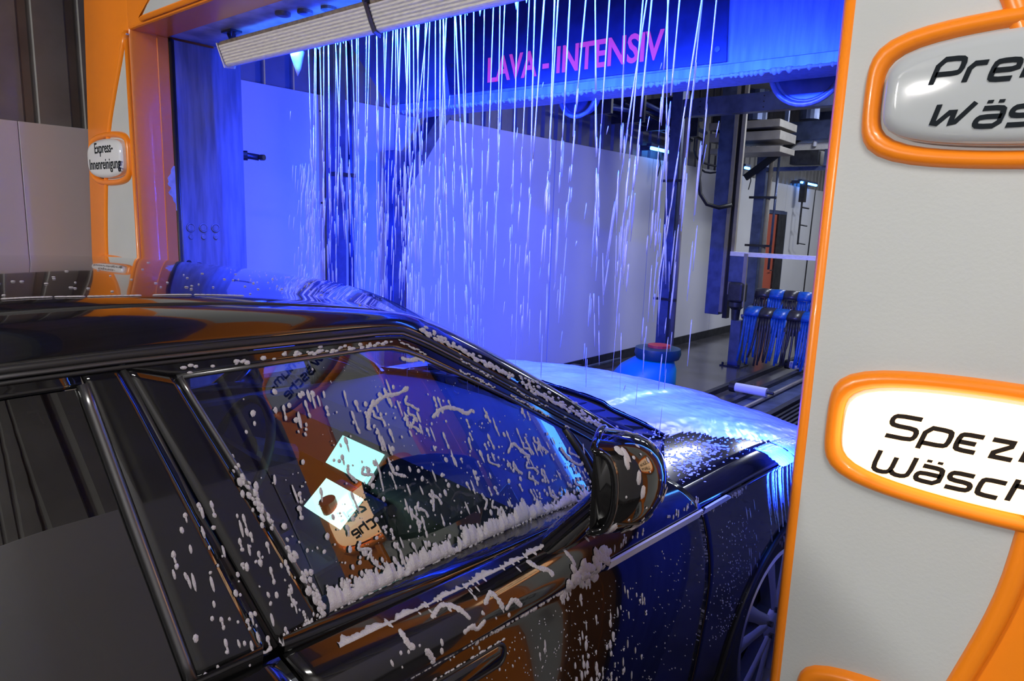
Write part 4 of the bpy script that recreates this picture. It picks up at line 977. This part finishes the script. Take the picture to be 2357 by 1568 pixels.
# cabin
prof = [(.70, .62), (.72, .80), (.76, .93), (.82, 1.04), (.92, 1.085), (1.1, 1.10), (1.42, 1.11), (1.42, .62)]
DASH = cp_('dashboard', M().rings([[(x, s, z) for s, z in prof] for x in (-.72, .72)], True, True), CABIN, both=False, bevel=.02)
cp_('centre_console', M().rings([[(x, s, z) for s, z in [(.0, .50), (.0, .72), (.35, .76), (.55, .80), (.60, .88), (.74, .93), (.74, .5)]] for x in (-.12, .17)], True, True), CABIN, both=False, bevel=.015)
def screen(u0, u1, a, b, m_, th=.012):
    d = Vector((0, b[0] - a[0], b[1] - a[1])); n_ = Vector((0, -d.z, d.y)).normalized(); n_ = n_ if n_.z > 0 else -n_
    return M().prism([Vector((u0, a[0], a[1])), Vector((u1, a[0], a[1])), Vector((u1, b[0], b[1])), Vector((u0, b[0], b[1]))], n_ * th)
sb1 = cp_('display_bezel', screen(-.14, .135, (.69, .970), (.775, 1.075), None, .010), BLACKP, parent=DASH, both=False)
cp_('upper_display', screen(-.122, .117, (.692, .985), (.757, 1.066), None, .010), SCREEN, parent=DASH, both=False)
cp_('lower_display', screen(-.055, .155, (.575, .885), (.655, .958), None, .010), SCREEN2, parent=DASH, both=False)
cp_('rotary_knob', M().cyl((.06, .60, .905), (.06, .585, .945), .026, 16), BLACKP, parent=DASH, both=False)
cp_('steering_wheel', M().tube([(-.37 + cos(a) * .185, .50 + sin(a) * .075, 1.0 + sin(a) * .17) for a in [2 * pi * k / 40 for k in range(40)]], .016, 8, closed=True), CABIN, both=False, smooth=True)
cp_('steering_hub', M().cyl((-.37, .53, .99), (-.37, .68, .93), .06, 16).bar((-.54, .50, 1.0), (-.20, .50, 1.0), .02, .035), CABIN, both=False)
for u in (.37, -.37):
    st = M().rings([[(u + x, s, z) for x in (-.24, .24)] + [(u + x, s2, z2) for x in (.24, -.24)] for s, z, s2, z2 in ((.42, .58, .42, .48), (-.02, .62, -.02, .48))], True, True)
    cp_('front_seat', st, CABIN, both=False, bevel=.04)
    cp_('seat_back', M().rings([[(u - w_, s, z), (u + w_, s, z), (u + w_, s - .12, z), (u - w_, s - .12, z)] for w_, s, z in ((.23, .0, .55), (.24, -.10, .85), (.19, -.20, 1.15))], True, True), CABIN, both=False, bevel=.04)
    cp_('head_rest', M().rings([[(u - .12, s, z), (u + .12, s, z), (u + .12, s - .09, z), (u - .12, s - .09, z)] for s, z in ((-.21, 1.19), (-.25, 1.36))], True, True), CABIN, both=False, bevel=.03)
cp_('rear_bench', M().box((-.62, -1.05, .45), (.62, -.6, .65)).box((-.62, -1.2, .6), (.62, -1.0, 1.2)), CABIN, both=False, bevel=.05)
cp_('door_card', M().box((.74, -.95, .35), (.80, 1.2, 1.09)), CABIN, bevel=.02)
cp_('headlining', M().grid([[(u, s, zroof(s, u) - .045) for u in [-.55 + .11 * k for k in range(11)]] for s in [-1.5 + .15 * k for k in range(14)]]), CABIN, both=False)
cp_('interior_mirror', M().box((-.11, .70, 1.40), (.11, .73, 1.46)), BLACKP, both=False, bevel=.01)
cp_('luggage_floor', M().box((-.7, -1.95, .55), (.7, -1.2, .62)), CABIN, both=False)
#SPLIT-FOAM
# ================================================================== SOAP FOAM ON THE CAR
CM = Matrix.Translation((-1.7906, 0.5925, 0)) @ Matrix.Rotation(radians(-5.5), 4, 'Z')
def s_glass(s, z, e=0.002): return Vector((ug(z, e, s), s, z))
def s_door(s, z, e=0.001): return Vector((U(s, z, e), s, z))
def s_roof(s, u, e=0.001): return Vector((u, s, zroof(s, u) + e))
def s_wing(s, z, e=0.001): return Vector((U(s, z, e), s, z))
def frame(fn, a, b, d=.004):
    p = fn(a, b); pa = fn(a + d, b) - p; pb = fn(a, b + d) - p
    n = pa.cross(pb).normalized()
    if n.x * 1.0 + n.z < 0: n = -n
    return p, pa / d, pb / d, n
fr_ = random.Random(21)
def blob(mb, fn, a, b, da, db, ln, wd, h, n=9, rag=.18):
    # flattened drop centred at surface parameters (a, b), long axis along (da, db)
    p, ta, tb, nn = frame(fn, a, b); h *= .6
    T = (ta * da + tb * db).normalized(); B = nn.cross(T)
    o = len(mb.v); ph = fr_.random() * 6
    for (k, hh) in ((1.0, -.0005), (.66, h * .85)):
        for i in range(n):
            t = 2 * pi * i / n; r = 1 + rag * sin(2 * t + ph) * .6 + rag * fr_.uniform(-.5, .5)
            mb.v.append(tuple(CM @ (p + T * (cos(t) * ln * k * r) + B * (sin(t) * wd * k * r) + nn * hh)))
    mb.v.append(tuple(CM @ (p + nn * h)))
    for i in range(n):
        j = (i + 1) % n; mb.f.append((o + i, o + j, o + n + j, o + n + i)); mb.f.append((o + n + i, o + n + j, o + 2 * n))
def runs(mb, fn, a, b, L, w, sl, down=-1.0):
    # a run: head blob, thin neck, sometimes a tail blob
    k = fr_.random()
    if k < .45: blob(mb, fn, a, b, sl, down, L / 2, w * .6, .0018)
    else:
        blob(mb, fn, a, b, sl, down, L * .28, w * .8, .002)
        m = .38 * L; q = sqrt(sl * sl + 1); blob(mb, fn, a + sl / q * m, b + down / q * m, sl, down, L * .30, w * .42, .0016)
        if k > .7: blob(mb, fn, a + sl / q * m * 1.9, b + down / q * m * 1.9, sl, down, L * .22, w * .75, .002)
def squiggle(mb, fn, pts, w):
    pts = chaikin([(x, y, 0) for x, y in pts], 2)
    for p, q in zip(pts, pts[1:]):
        d = q - p; L = d.length
        if L < 1e-6: continue
        m = (p + q) / 2; blob(mb, fn, m.x, m.y, d.x, d.y, L * .5 + w * .8, w * fr_.uniform(.75, 1.3), .0022, 8)
def foam_band(mb, fn, path, h, thick, n=160, seed=0.0, lo=0.0):
    # continuous ragged band: path(t) -> (a, b); h(t) height along +b
    rows = [[], [], [], [], []]
    for i in range(n + 1):
        t = i / n; a, b = path(t); hh = h(t) * max(.12, .75 + .9 * noise.noise((t * 23 + seed, 1.3, seed)) + .7 * noise.noise((t * 90 + seed, 4.1, 0)))
        th = thick * (.7 + .6 * noise.noise((t * 60, 9 + seed, 2)))
        for r, (f, e) in zip(rows, ((0, -.002), (.12, th * .8), (.45, th), (.8, th * .55), (1.0, -.001))):
            aa = a + .004 * noise.noise((t * 70 + seed, f * 3, 5)); p, ta, tb, nn = frame(fn, aa, b + lo + (hh + lo) * f * 1.0)
            r.append(tuple(CM @ (p + nn * e)))
    mb.grid(rows)
def in_win(s, z, m=0.0):
    if z < interp([(0.121, 1.127), (0.385, 1.121), (0.677, 1.108), (0.989, 1.085)], s) + m: return False
    top = interp([(-0.055, 1.544), (0.117, 1.543), (0.384, 1.536), (0.461, 1.508), (0.527, 1.475), (0.707, 1.384), (0.903, 1.272), (0.948, 1.202), (0.985, 1.131)], s)
    if z > top - m: return False
    if s < interp([(1.127, 0.121), (1.544, -0.055)], z) + m or s > .978: return False
    return True
# --- droplets on the front side window
mb = M(); cnt = 0
while cnt < 460:
    s = fr_.uniform(-.05, .98); z = fr_.uniform(1.08, 1.53)
    if not in_win(s, z, .008): continue
    top = interp([(-0.055, 1.512), (0.087, 1.507), (0.192, 1.479), (0.387, 1.462), (0.531, 1.411), (0.71, 1.329), (0.906, 1.232), (0.989, 1.15)], s)
    d = top - z
    if d < 0 and fr_.random() > .05: continue
    dens = .35 + .65 * min(1, max(0, (s - .05) / .22)); dens *= .55 + .6 * (noise.noise((s * 9, z * 9, 3)) + .5)
    if fr_.random() > dens: continue
    cnt += 1; sl = lerp(.05, .38, max(0, s)) + fr_.gauss(0, .08); k = fr_.random()
    if k < .62: r = fr_.choice([.0016, .002, .003, .0042, .005]); blob(mb, s_glass, s, z, sl, -1, r * fr_.uniform(1, 1.5), r, .0016, 7)
    elif k < .95: runs(mb, s_glass, s, z, fr_.uniform(.014, .038), fr_.uniform(.0034, .0058), sl)
    else: squiggle(mb, s_glass, [(s, z), (s + fr_.uniform(-.01, .01), z - .012), (s + fr_.uniform(0, .025), z - .018), (s + fr_.uniform(0, .035), z - .032)], .0032)
for _ in range(520):
    s = fr_.uniform(-.05, .98); z = fr_.uniform(1.08, 1.53)
    if in_win(s, z, .006) and (s > .2 or fr_.random() < .2) and noise.noise((s * 5, z * 7, 8)) > -.15: r = fr_.uniform(.0007, .0014); blob(mb, s_glass, s, z, 0, -1, r * 1.3, r, .0008, 5)
for q in ([(0.3, 1.435), (0.338, 1.451), (0.376, 1.447), (0.403, 1.455)], [(0.456, 1.387), (0.489, 1.402), (0.534, 1.39), (0.558, 1.373), (0.575, 1.379)], [(0.406, 1.513), (0.428, 1.505), (0.45, 1.509), (0.464, 1.501)], [(0.872, 1.229), (0.893, 1.2), (0.938, 1.169), (0.964, 1.179), (0.969, 1.218)], [(0.286, 1.4), (0.292, 1.425), (0.311, 1.445)], [(0.668, 1.267), (0.69, 1.287), (0.715, 1.259), (0.74, 1.241)]):
    squiggle(mb, s_glass, q, .0048)
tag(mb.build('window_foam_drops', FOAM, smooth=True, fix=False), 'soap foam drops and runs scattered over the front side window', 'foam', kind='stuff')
# --- foam bank on the window sill, second line along the door shoulder
mb = M()
foam_band(mb, lambda s, z: s_glass(s, z, .004), lambda t: (lerp(.128, .985, t), gbot(lerp(.128, .985, t)) + .002), lambda t: lerp(.030, .022, t) * (1 + .5 * sin(3 * t)), .010, 220, 1.0)
for _ in range(260):
    s = fr_.uniform(.13, .975); b = gbot(s) + abs(fr_.gauss(.0, .022)); r = fr_.uniform(.002, .005)
    if in_win(s, b): blob(mb, lambda s, z: s_glass(s, z, .007 if z < gbot(s) + .02 else .002), s, b, .2, -1, r * fr_.uniform(1, 2.2), r, .003, 7)
tag(mb.build('sill_foam', FOAM, smooth=True), 'thick ragged bank of soap foam along the side window sill', 'foam', kind='stuff')
mb = M()
foam_band(mb, lambda s, z: s_door(s, z, .001), lambda t: (lerp(.12, .86, t), c8(lerp(.12, .86, t)) + .0905), lambda t: .0065, .003, 220, 4.0)
for k in range(34):
    s = fr_.uniform(.2, .84); L = fr_.uniform(.008, .03); runs(mb, s_door, s, c8(s) + .092, L, .0045, .4)
for q in ([(.30, .078), (.33, .088), (.36, .072), (.375, .05)], [(.42, .06), (.44, .075), (.455, .05), (.46, .035)], [(.23, .08), (.235, .06), (.245, .05)], [(.56, .085), (.575, .07), (.60, .06), (.61, .045)], [(.66, .08), (.675, .055), (.68, .04)], [(.47, .03), (.49, .045), (.51, .02)], [(.36, .03), (.38, .035), (.39, .02), (.41, .03)], [(.27, .035), (.28, .02), (.285, .005)]):
    squiggle(mb, s_door, [(a, c8(a) + b) for a, b in q], .0050)
tag(mb.build('shoulder_foam', FOAM, smooth=True), 'thin ragged foam line and curls along the door shoulder', 'foam', kind='stuff')
# --- door: beads under the crease, thick patch by the silver strip, specks and runs
mb = M()
for k in range(46):
    s = .40 + .36 * (k + fr_.uniform(-.4, .4)) / 46; r = fr_.uniform(.0022, .0056); blob(mb, s_door, s, c8(s) - .008 - r, 0, -1, r * 1.25, r, .003, 8)
for k in range(60):
    s = .20 + .28 * k / 60 + fr_.gauss(0, .003); r = fr_.uniform(.0012, .0034); blob(mb, s_door, s, c8(s) - fr_.choice([.006, .040, .041]) , 1, .2, r * 1.6, r, .002, 7)
for k in range(80):                                           # patch beside the strip
    t = fr_.random(); s = lerp(.66, .80, t) + fr_.gauss(0, .008); b = c8(s) + lerp(.0, .022, t) + fr_.gauss(0, .014); r = fr_.uniform(.005, .012)
    blob(mb, lambda s, z: s_door(s, z, .002), s, b, .3, -1, r * fr_.uniform(.9, 1.6), r, .006, 9, .3)
for k in range(10): runs(mb, s_door, fr_.uniform(.64, .76), 1.0 + fr_.gauss(-.012, .01), fr_.uniform(.02, .04), .007, .2)
for k in range(26): s = fr_.uniform(.79, 1.2); runs(mb, s_door, s, c8(s) + .02 + fr_.uniform(0, .015), fr_.uniform(.008, .022), .0035, .25, 1.0)
for k in range(60): s = fr_.uniform(1.24, 1.5); runs(mb, s_wing, s, c8(s) - .012 - fr_.uniform(0, .01), fr_.uniform(.006, .02), .002, .25)
for k in range(70): runs(mb, s_door, fr_.uniform(.52, .98), fr_.uniform(.60, .93), fr_.uniform(.010, .034), fr_.uniform(.0028, .0055), .15)
for c_, z_ in ((.74, .79), (.78, .74), (.70, .72), (.83, .80), (.76, .68)):
    for k in range(7): blob(mb, s_door, c_ + fr_.gauss(0, .008), z_ + fr_.gauss(0, .022), .2, -1, fr_.uniform(.006, .016), .005, .003)
for k in range(560):
    s = fr_.gauss(.60, .12) if k % 2 else fr_.uniform(.5, 1.27); z = fr_.uniform(.55, .97); r = fr_.uniform(.0007, .0017); blob(mb, s_door, s, z, .05, -1, r * fr_.uniform(1.2, 2.2), r, .001, 5)
for k in range(260): s = fr_.gauss(1.45, .07); z = fr_.uniform(.55, .95); r = fr_.uniform(.0008, .002); blob(mb, s_wing, s, z, .05, -1, r * fr_.uniform(1.2, 2.2), r, .001, 5)
for k in range(40): s = fr_.uniform(.17, .5); z = c8(s) + fr_.uniform(-.12, .06); r = fr_.uniform(.0015, .004); blob(mb, s_door, s, z, .3, -1, r * fr_.uniform(1.2, 2.5), r, .002, 7)
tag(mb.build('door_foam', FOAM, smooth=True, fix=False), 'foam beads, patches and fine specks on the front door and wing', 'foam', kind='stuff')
# --- B-pillar drops, frame foam and A-pillar foam
mb = M()
sg = lambda s, z: s_glass(s, z, .0055)
for k in range(95):
    z = 1.12 + .24 * fr_.random() ** 1.6; a = interp([(1.135, -0.097), (1.573, -0.182)], z); b = interp([(1.12, 0.118), (1.541, -0.055)], z); s = lerp(a, b, fr_.random() ** .6)
    if fr_.random() < .6: r = fr_.uniform(.0015, .0042); blob(mb, sg, s, z, .1, -1, r * fr_.uniform(1, 1.8), r, .002, 7)
    else: runs(mb, sg, s, z, fr_.uniform(.012, .03), .0042, .1)
for k in range(70): t = fr_.random(); z = lerp(1.13, 1.40, t); s = interp([(1.127, 0.121), (1.544, -0.055)], z) + fr_.gauss(.004, .005); r = fr_.uniform(.002, .005); blob(mb, lambda s, z: s_glass(s, z, .008), s, z, -.4, 1, r * 1.8, r, .003, 7)
foam_band(mb, sg, lambda t: (lerp(.032, .12, t), 1.117), lambda t: .016, .005, 50, 7.0); foam_band(mb, sg, lambda t: (lerp(-.10, .015, t), lerp(1.128, 1.119, t)), lambda t: .007, .003, 40, 9.0)
for k in range(60): s = -.045 + .43 * fr_.random(); r = fr_.uniform(.0015, .0042); blob(mb, sg, s, 1.555 - .02 * (s + .04) + fr_.gauss(0, .0025), 1, .02, r * 1.7, r, .003, 7)
def along(pts, n, off, jit, rr_, e=.006):
    P = resample([(a, b, 0) for a, b in pts], n)
    for p in P:
        if noise.noise((p.x * 14, off * 90, 2)) > -.22: r = fr_.uniform(*rr_); blob(mb, lambda s, z: s_glass(s, z, e), p.x + fr_.gauss(0, jit), p.y + off + fr_.gauss(0, jit), .55, -.3, r * fr_.uniform(1.3, 2.4), r, .003, 7)
AP = [(0.404, 1.544), (0.527, 1.481), (0.707, 1.389), (0.903, 1.277), (1.035, 1.197)]
along(AP, 150, .004, .0015, (.0014, .003)); along([(0.47, 1.545), (0.619, 1.467), (0.875, 1.325), (1.075, 1.218), (1.205, 1.148)], 190, .022, .0035, (.0025, .0055), .010)
along([(0.753, 1.402), (1.005, 1.26), (1.205, 1.148)], 70, .026, .008, (.0025, .005), .012)
along([(0.574, 1.482), (0.878, 1.316), (1.138, 1.175)], 90, .004, .002, (.0015, .003), .008)
tag(mb.build('pillar_foam', FOAM, smooth=True, fix=False), 'foam drops on the window pillars and door frame edges', 'foam', kind='stuff')
# --- roof: drops and dashes along the edge
mb = M()
for k in range(60): s = fr_.uniform(-.3, .45); u = .54 - abs(fr_.gauss(0, .16)); r = fr_.uniform(.0015, .0036); blob(mb, s_roof, s, u, 1, 0, r * 1.2, r, .0016, 7)
for a, b in ((-.235, -.18), (-.165, -.16), (-.15, -.135), (-.12, -.05), (-.02, .0), (.0, .035), (.05, .13)):
    for k in range(9): s = lerp(a, b, k / 8); blob(mb, s_roof, s, .553, 1, 0, .007, .0028, .002, 7)
for k in range(60): s = fr_.uniform(.2, .5); blob(mb, s_roof, s, fr_.uniform(.1, .5), 1, .2, fr_.uniform(.001, .002), .0012, .001, 5)
tag(mb.build('roof_foam', FOAM, smooth=True, fix=False), 'white foam dashes and dots along the car roof edge', 'foam', kind='stuff')
# --- folded mirror
mb = M()
def s_mir(t, k):                                               # t along the housing, k around it (0 bottom .. 1 top)
    r = msec(min(max(t, 0), 1)); x = min(max(k, 0), .999) * 16; i = int(x); return r[i].lerp(r[i + 1], x - i) + nd * .001
for k in range(60):
    t = fr_.uniform(.1, .97); q = fr_.uniform(.12, .95); r = fr_.uniform(.0012, .0036); blob(mb, s_mir, t, q, 0, -1, r * fr_.uniform(1.2, 2.2), r, .0016, 7)
for k in range(34): blob(mb, s_mir, lerp(.25, .85, k / 33), .20 + .03 * sin(k * .7) + fr_.gauss(0, .012), 1, 0, .009, fr_.uniform(.005, .011), .004, 8, .3)
for (t, q) in ((.93, .86), (.92, .80), (.94, .74), (.90, .6), (.88, .5), (.55, .42), (.5, .38), (.97, .2), (.96, .15)): blob(mb, s_mir, t, q, 0, -1, .014, .006, .003, 9, .3)
cenv = sum((Vector(p) for r in rows_m for p in (r[0], r[-1])), Vector()) / (2 * len(rows_m))
for k in range(60):
    t = .45 + .45 * fr_.random(); base = inn + pd * (Lm * t); z = 1.215 + .09 * fr_.random() ** 1.6 * t
    p = base + Vector((0, 0, z)) + nd * .006
    o = len(mb.v); r = fr_.uniform(.006, .014)
    for i in range(8): a = 2 * pi * i / 8; mb.v.append(tuple(CM @ (p + pd * cos(a) * r + Vector((0, 0, sin(a) * r * 1.3)))))
    mb.v.append(tuple(CM @ (p - nd * .012)))
    for i in range(8): mb.f.append((o + i, o + (i + 1) % 8, o + 8))
tag(mb.build('mirror_foam', FOAM, smooth=True, fix=False), 'foam blobs on the folded black door mirror', 'foam', kind='stuff')
# --- bonnet: wet foam sheet, then streaks down the wing
mb = M(); NI, NJ = 150, 150; idx = {}
def hpt(i, j):
    u0 = lerp(-.885, .885, j / NJ); t = i / NI; s = lerp(hrear(u0) + .002, hfront(u0), t); u = u0 * plan(s); return u0, s, u
def cover(s, u):
    n_ = noise.noise((s * 7, u * 9, 1)) * .5 + noise.noise((s * 22, u * 30, 5)) * .30 + noise.noise((s * 60, u * 80, 5)) * .18
    v = 1.0
    edge = interp([(1.1, .60), (1.45, .62), (1.60, .70), (1.72, .80), (1.85, .88), (2.1, .93)], s)   # clean wet paint near the mirror
    v = (edge - u) / .055
    return v + n_ * 1.6
for i in range(NI):
    for j in range(NJ):
        q = [(i, j), (i, j + 1), (i + 1, j + 1), (i + 1, j)]
        u0, s, u = hpt(i, j)
        if cover(s, u) < .1: continue
        f = []
        for a, b in q:
            if (a, b) not in idx:
                u0, s, u = hpt(a, b); h = .0055 + .0035 * noise.noise((s * 9, u * 13, 0)) + .0022 * noise.noise((s * 30 + 8 * u, u * 34, 7)) + .0012 * noise.noise((s * 80, u * 90, 3))
                h *= min(1, max(.15, cover(s, u) * .6)); idx[(a, b)] = len(mb.v); mb.v.append(tuple(CM @ Vector((u, s, hood(s, u) + h))))
            f.append(idx[(a, b)])
        mb.f.append(tuple(f))
tag(mb.build('bonnet_foam', HFOAM, smooth=True), 'sheet of wet white foam covering the car bonnet', 'foam', kind='stuff')
mb = M()
def s_hood(s, u): return Vector((u, s, hood(s, u) + .001))
for k in range(420):
    s = fr_.uniform(1.2, 1.72); u = fr_.uniform(.60, .875)
    if cover(s, u) < .3: r = fr_.uniform(.001, .0034); blob(mb, s_hood, s, u, 1, .3, r * fr_.uniform(1, 1.6), r, .0016, 6)
for k in range(190):
    s = fr_.uniform(1.33, 1.62); u = .80 + fr_.gauss(0, .03) - .12 * (s - 1.45); r = fr_.uniform(.002, .006); blob(mb, s_hood, s, u, 1, .3, r * 1.5, r, .002, 7)
def s_side(s, k):                                             # bonnet side face, k 0 bottom .. 1 top
    e = Vector((.885 * plan(s), s, hood(s, .885 * plan(s)))); b = Vector((.957 * plan(s), s, c8(s) + .005)); return b.lerp(e, k) + Vector((.005, 0, .005)) * sin(pi * k) + Vector((.002, 0, .002))
for k in range(46):
    s = fr_.uniform(1.62, 2.25); w_ = fr_.uniform(.006, .022) * (1 if s > 1.6 else .4)
    for q in range(7): blob(mb, s_side, s + .012 * (1 - q / 6), q / 6 if s > 1.6 else .6 + .4 * q / 6, .0, 1, .016, w_ * fr_.uniform(.6, 1.2), .002, 7)
for k in range(44):
    s = fr_.uniform(1.62, 2.2); L = fr_.uniform(.06, .30); w_ = fr_.uniform(.0012, .0045); n_ = 14
    for q in range(n_):
        t = q / n_; z = c8(s) - .012 - L * t; blob(mb, s_wing, s + .10 * L * t + .18 * L * t * t, z, .25, -1, L / n_ * .8, w_ * fr_.uniform(.6, 1.3) * (1 - .5 * t), .0015, 6)
for k in range(30):
    s = fr_.uniform(1.5, 2.1); z = fr_.uniform(.72, .98); blob(mb, s_wing, s, z, .35, -1, fr_.uniform(.01, .03), .0012, .001, 5)
tag(mb.build('wing_foam_streaks', HFOAM, smooth=True, fix=False), 'foam streaks running from the bonnet edge down the wing', 'foam', kind='stuff')
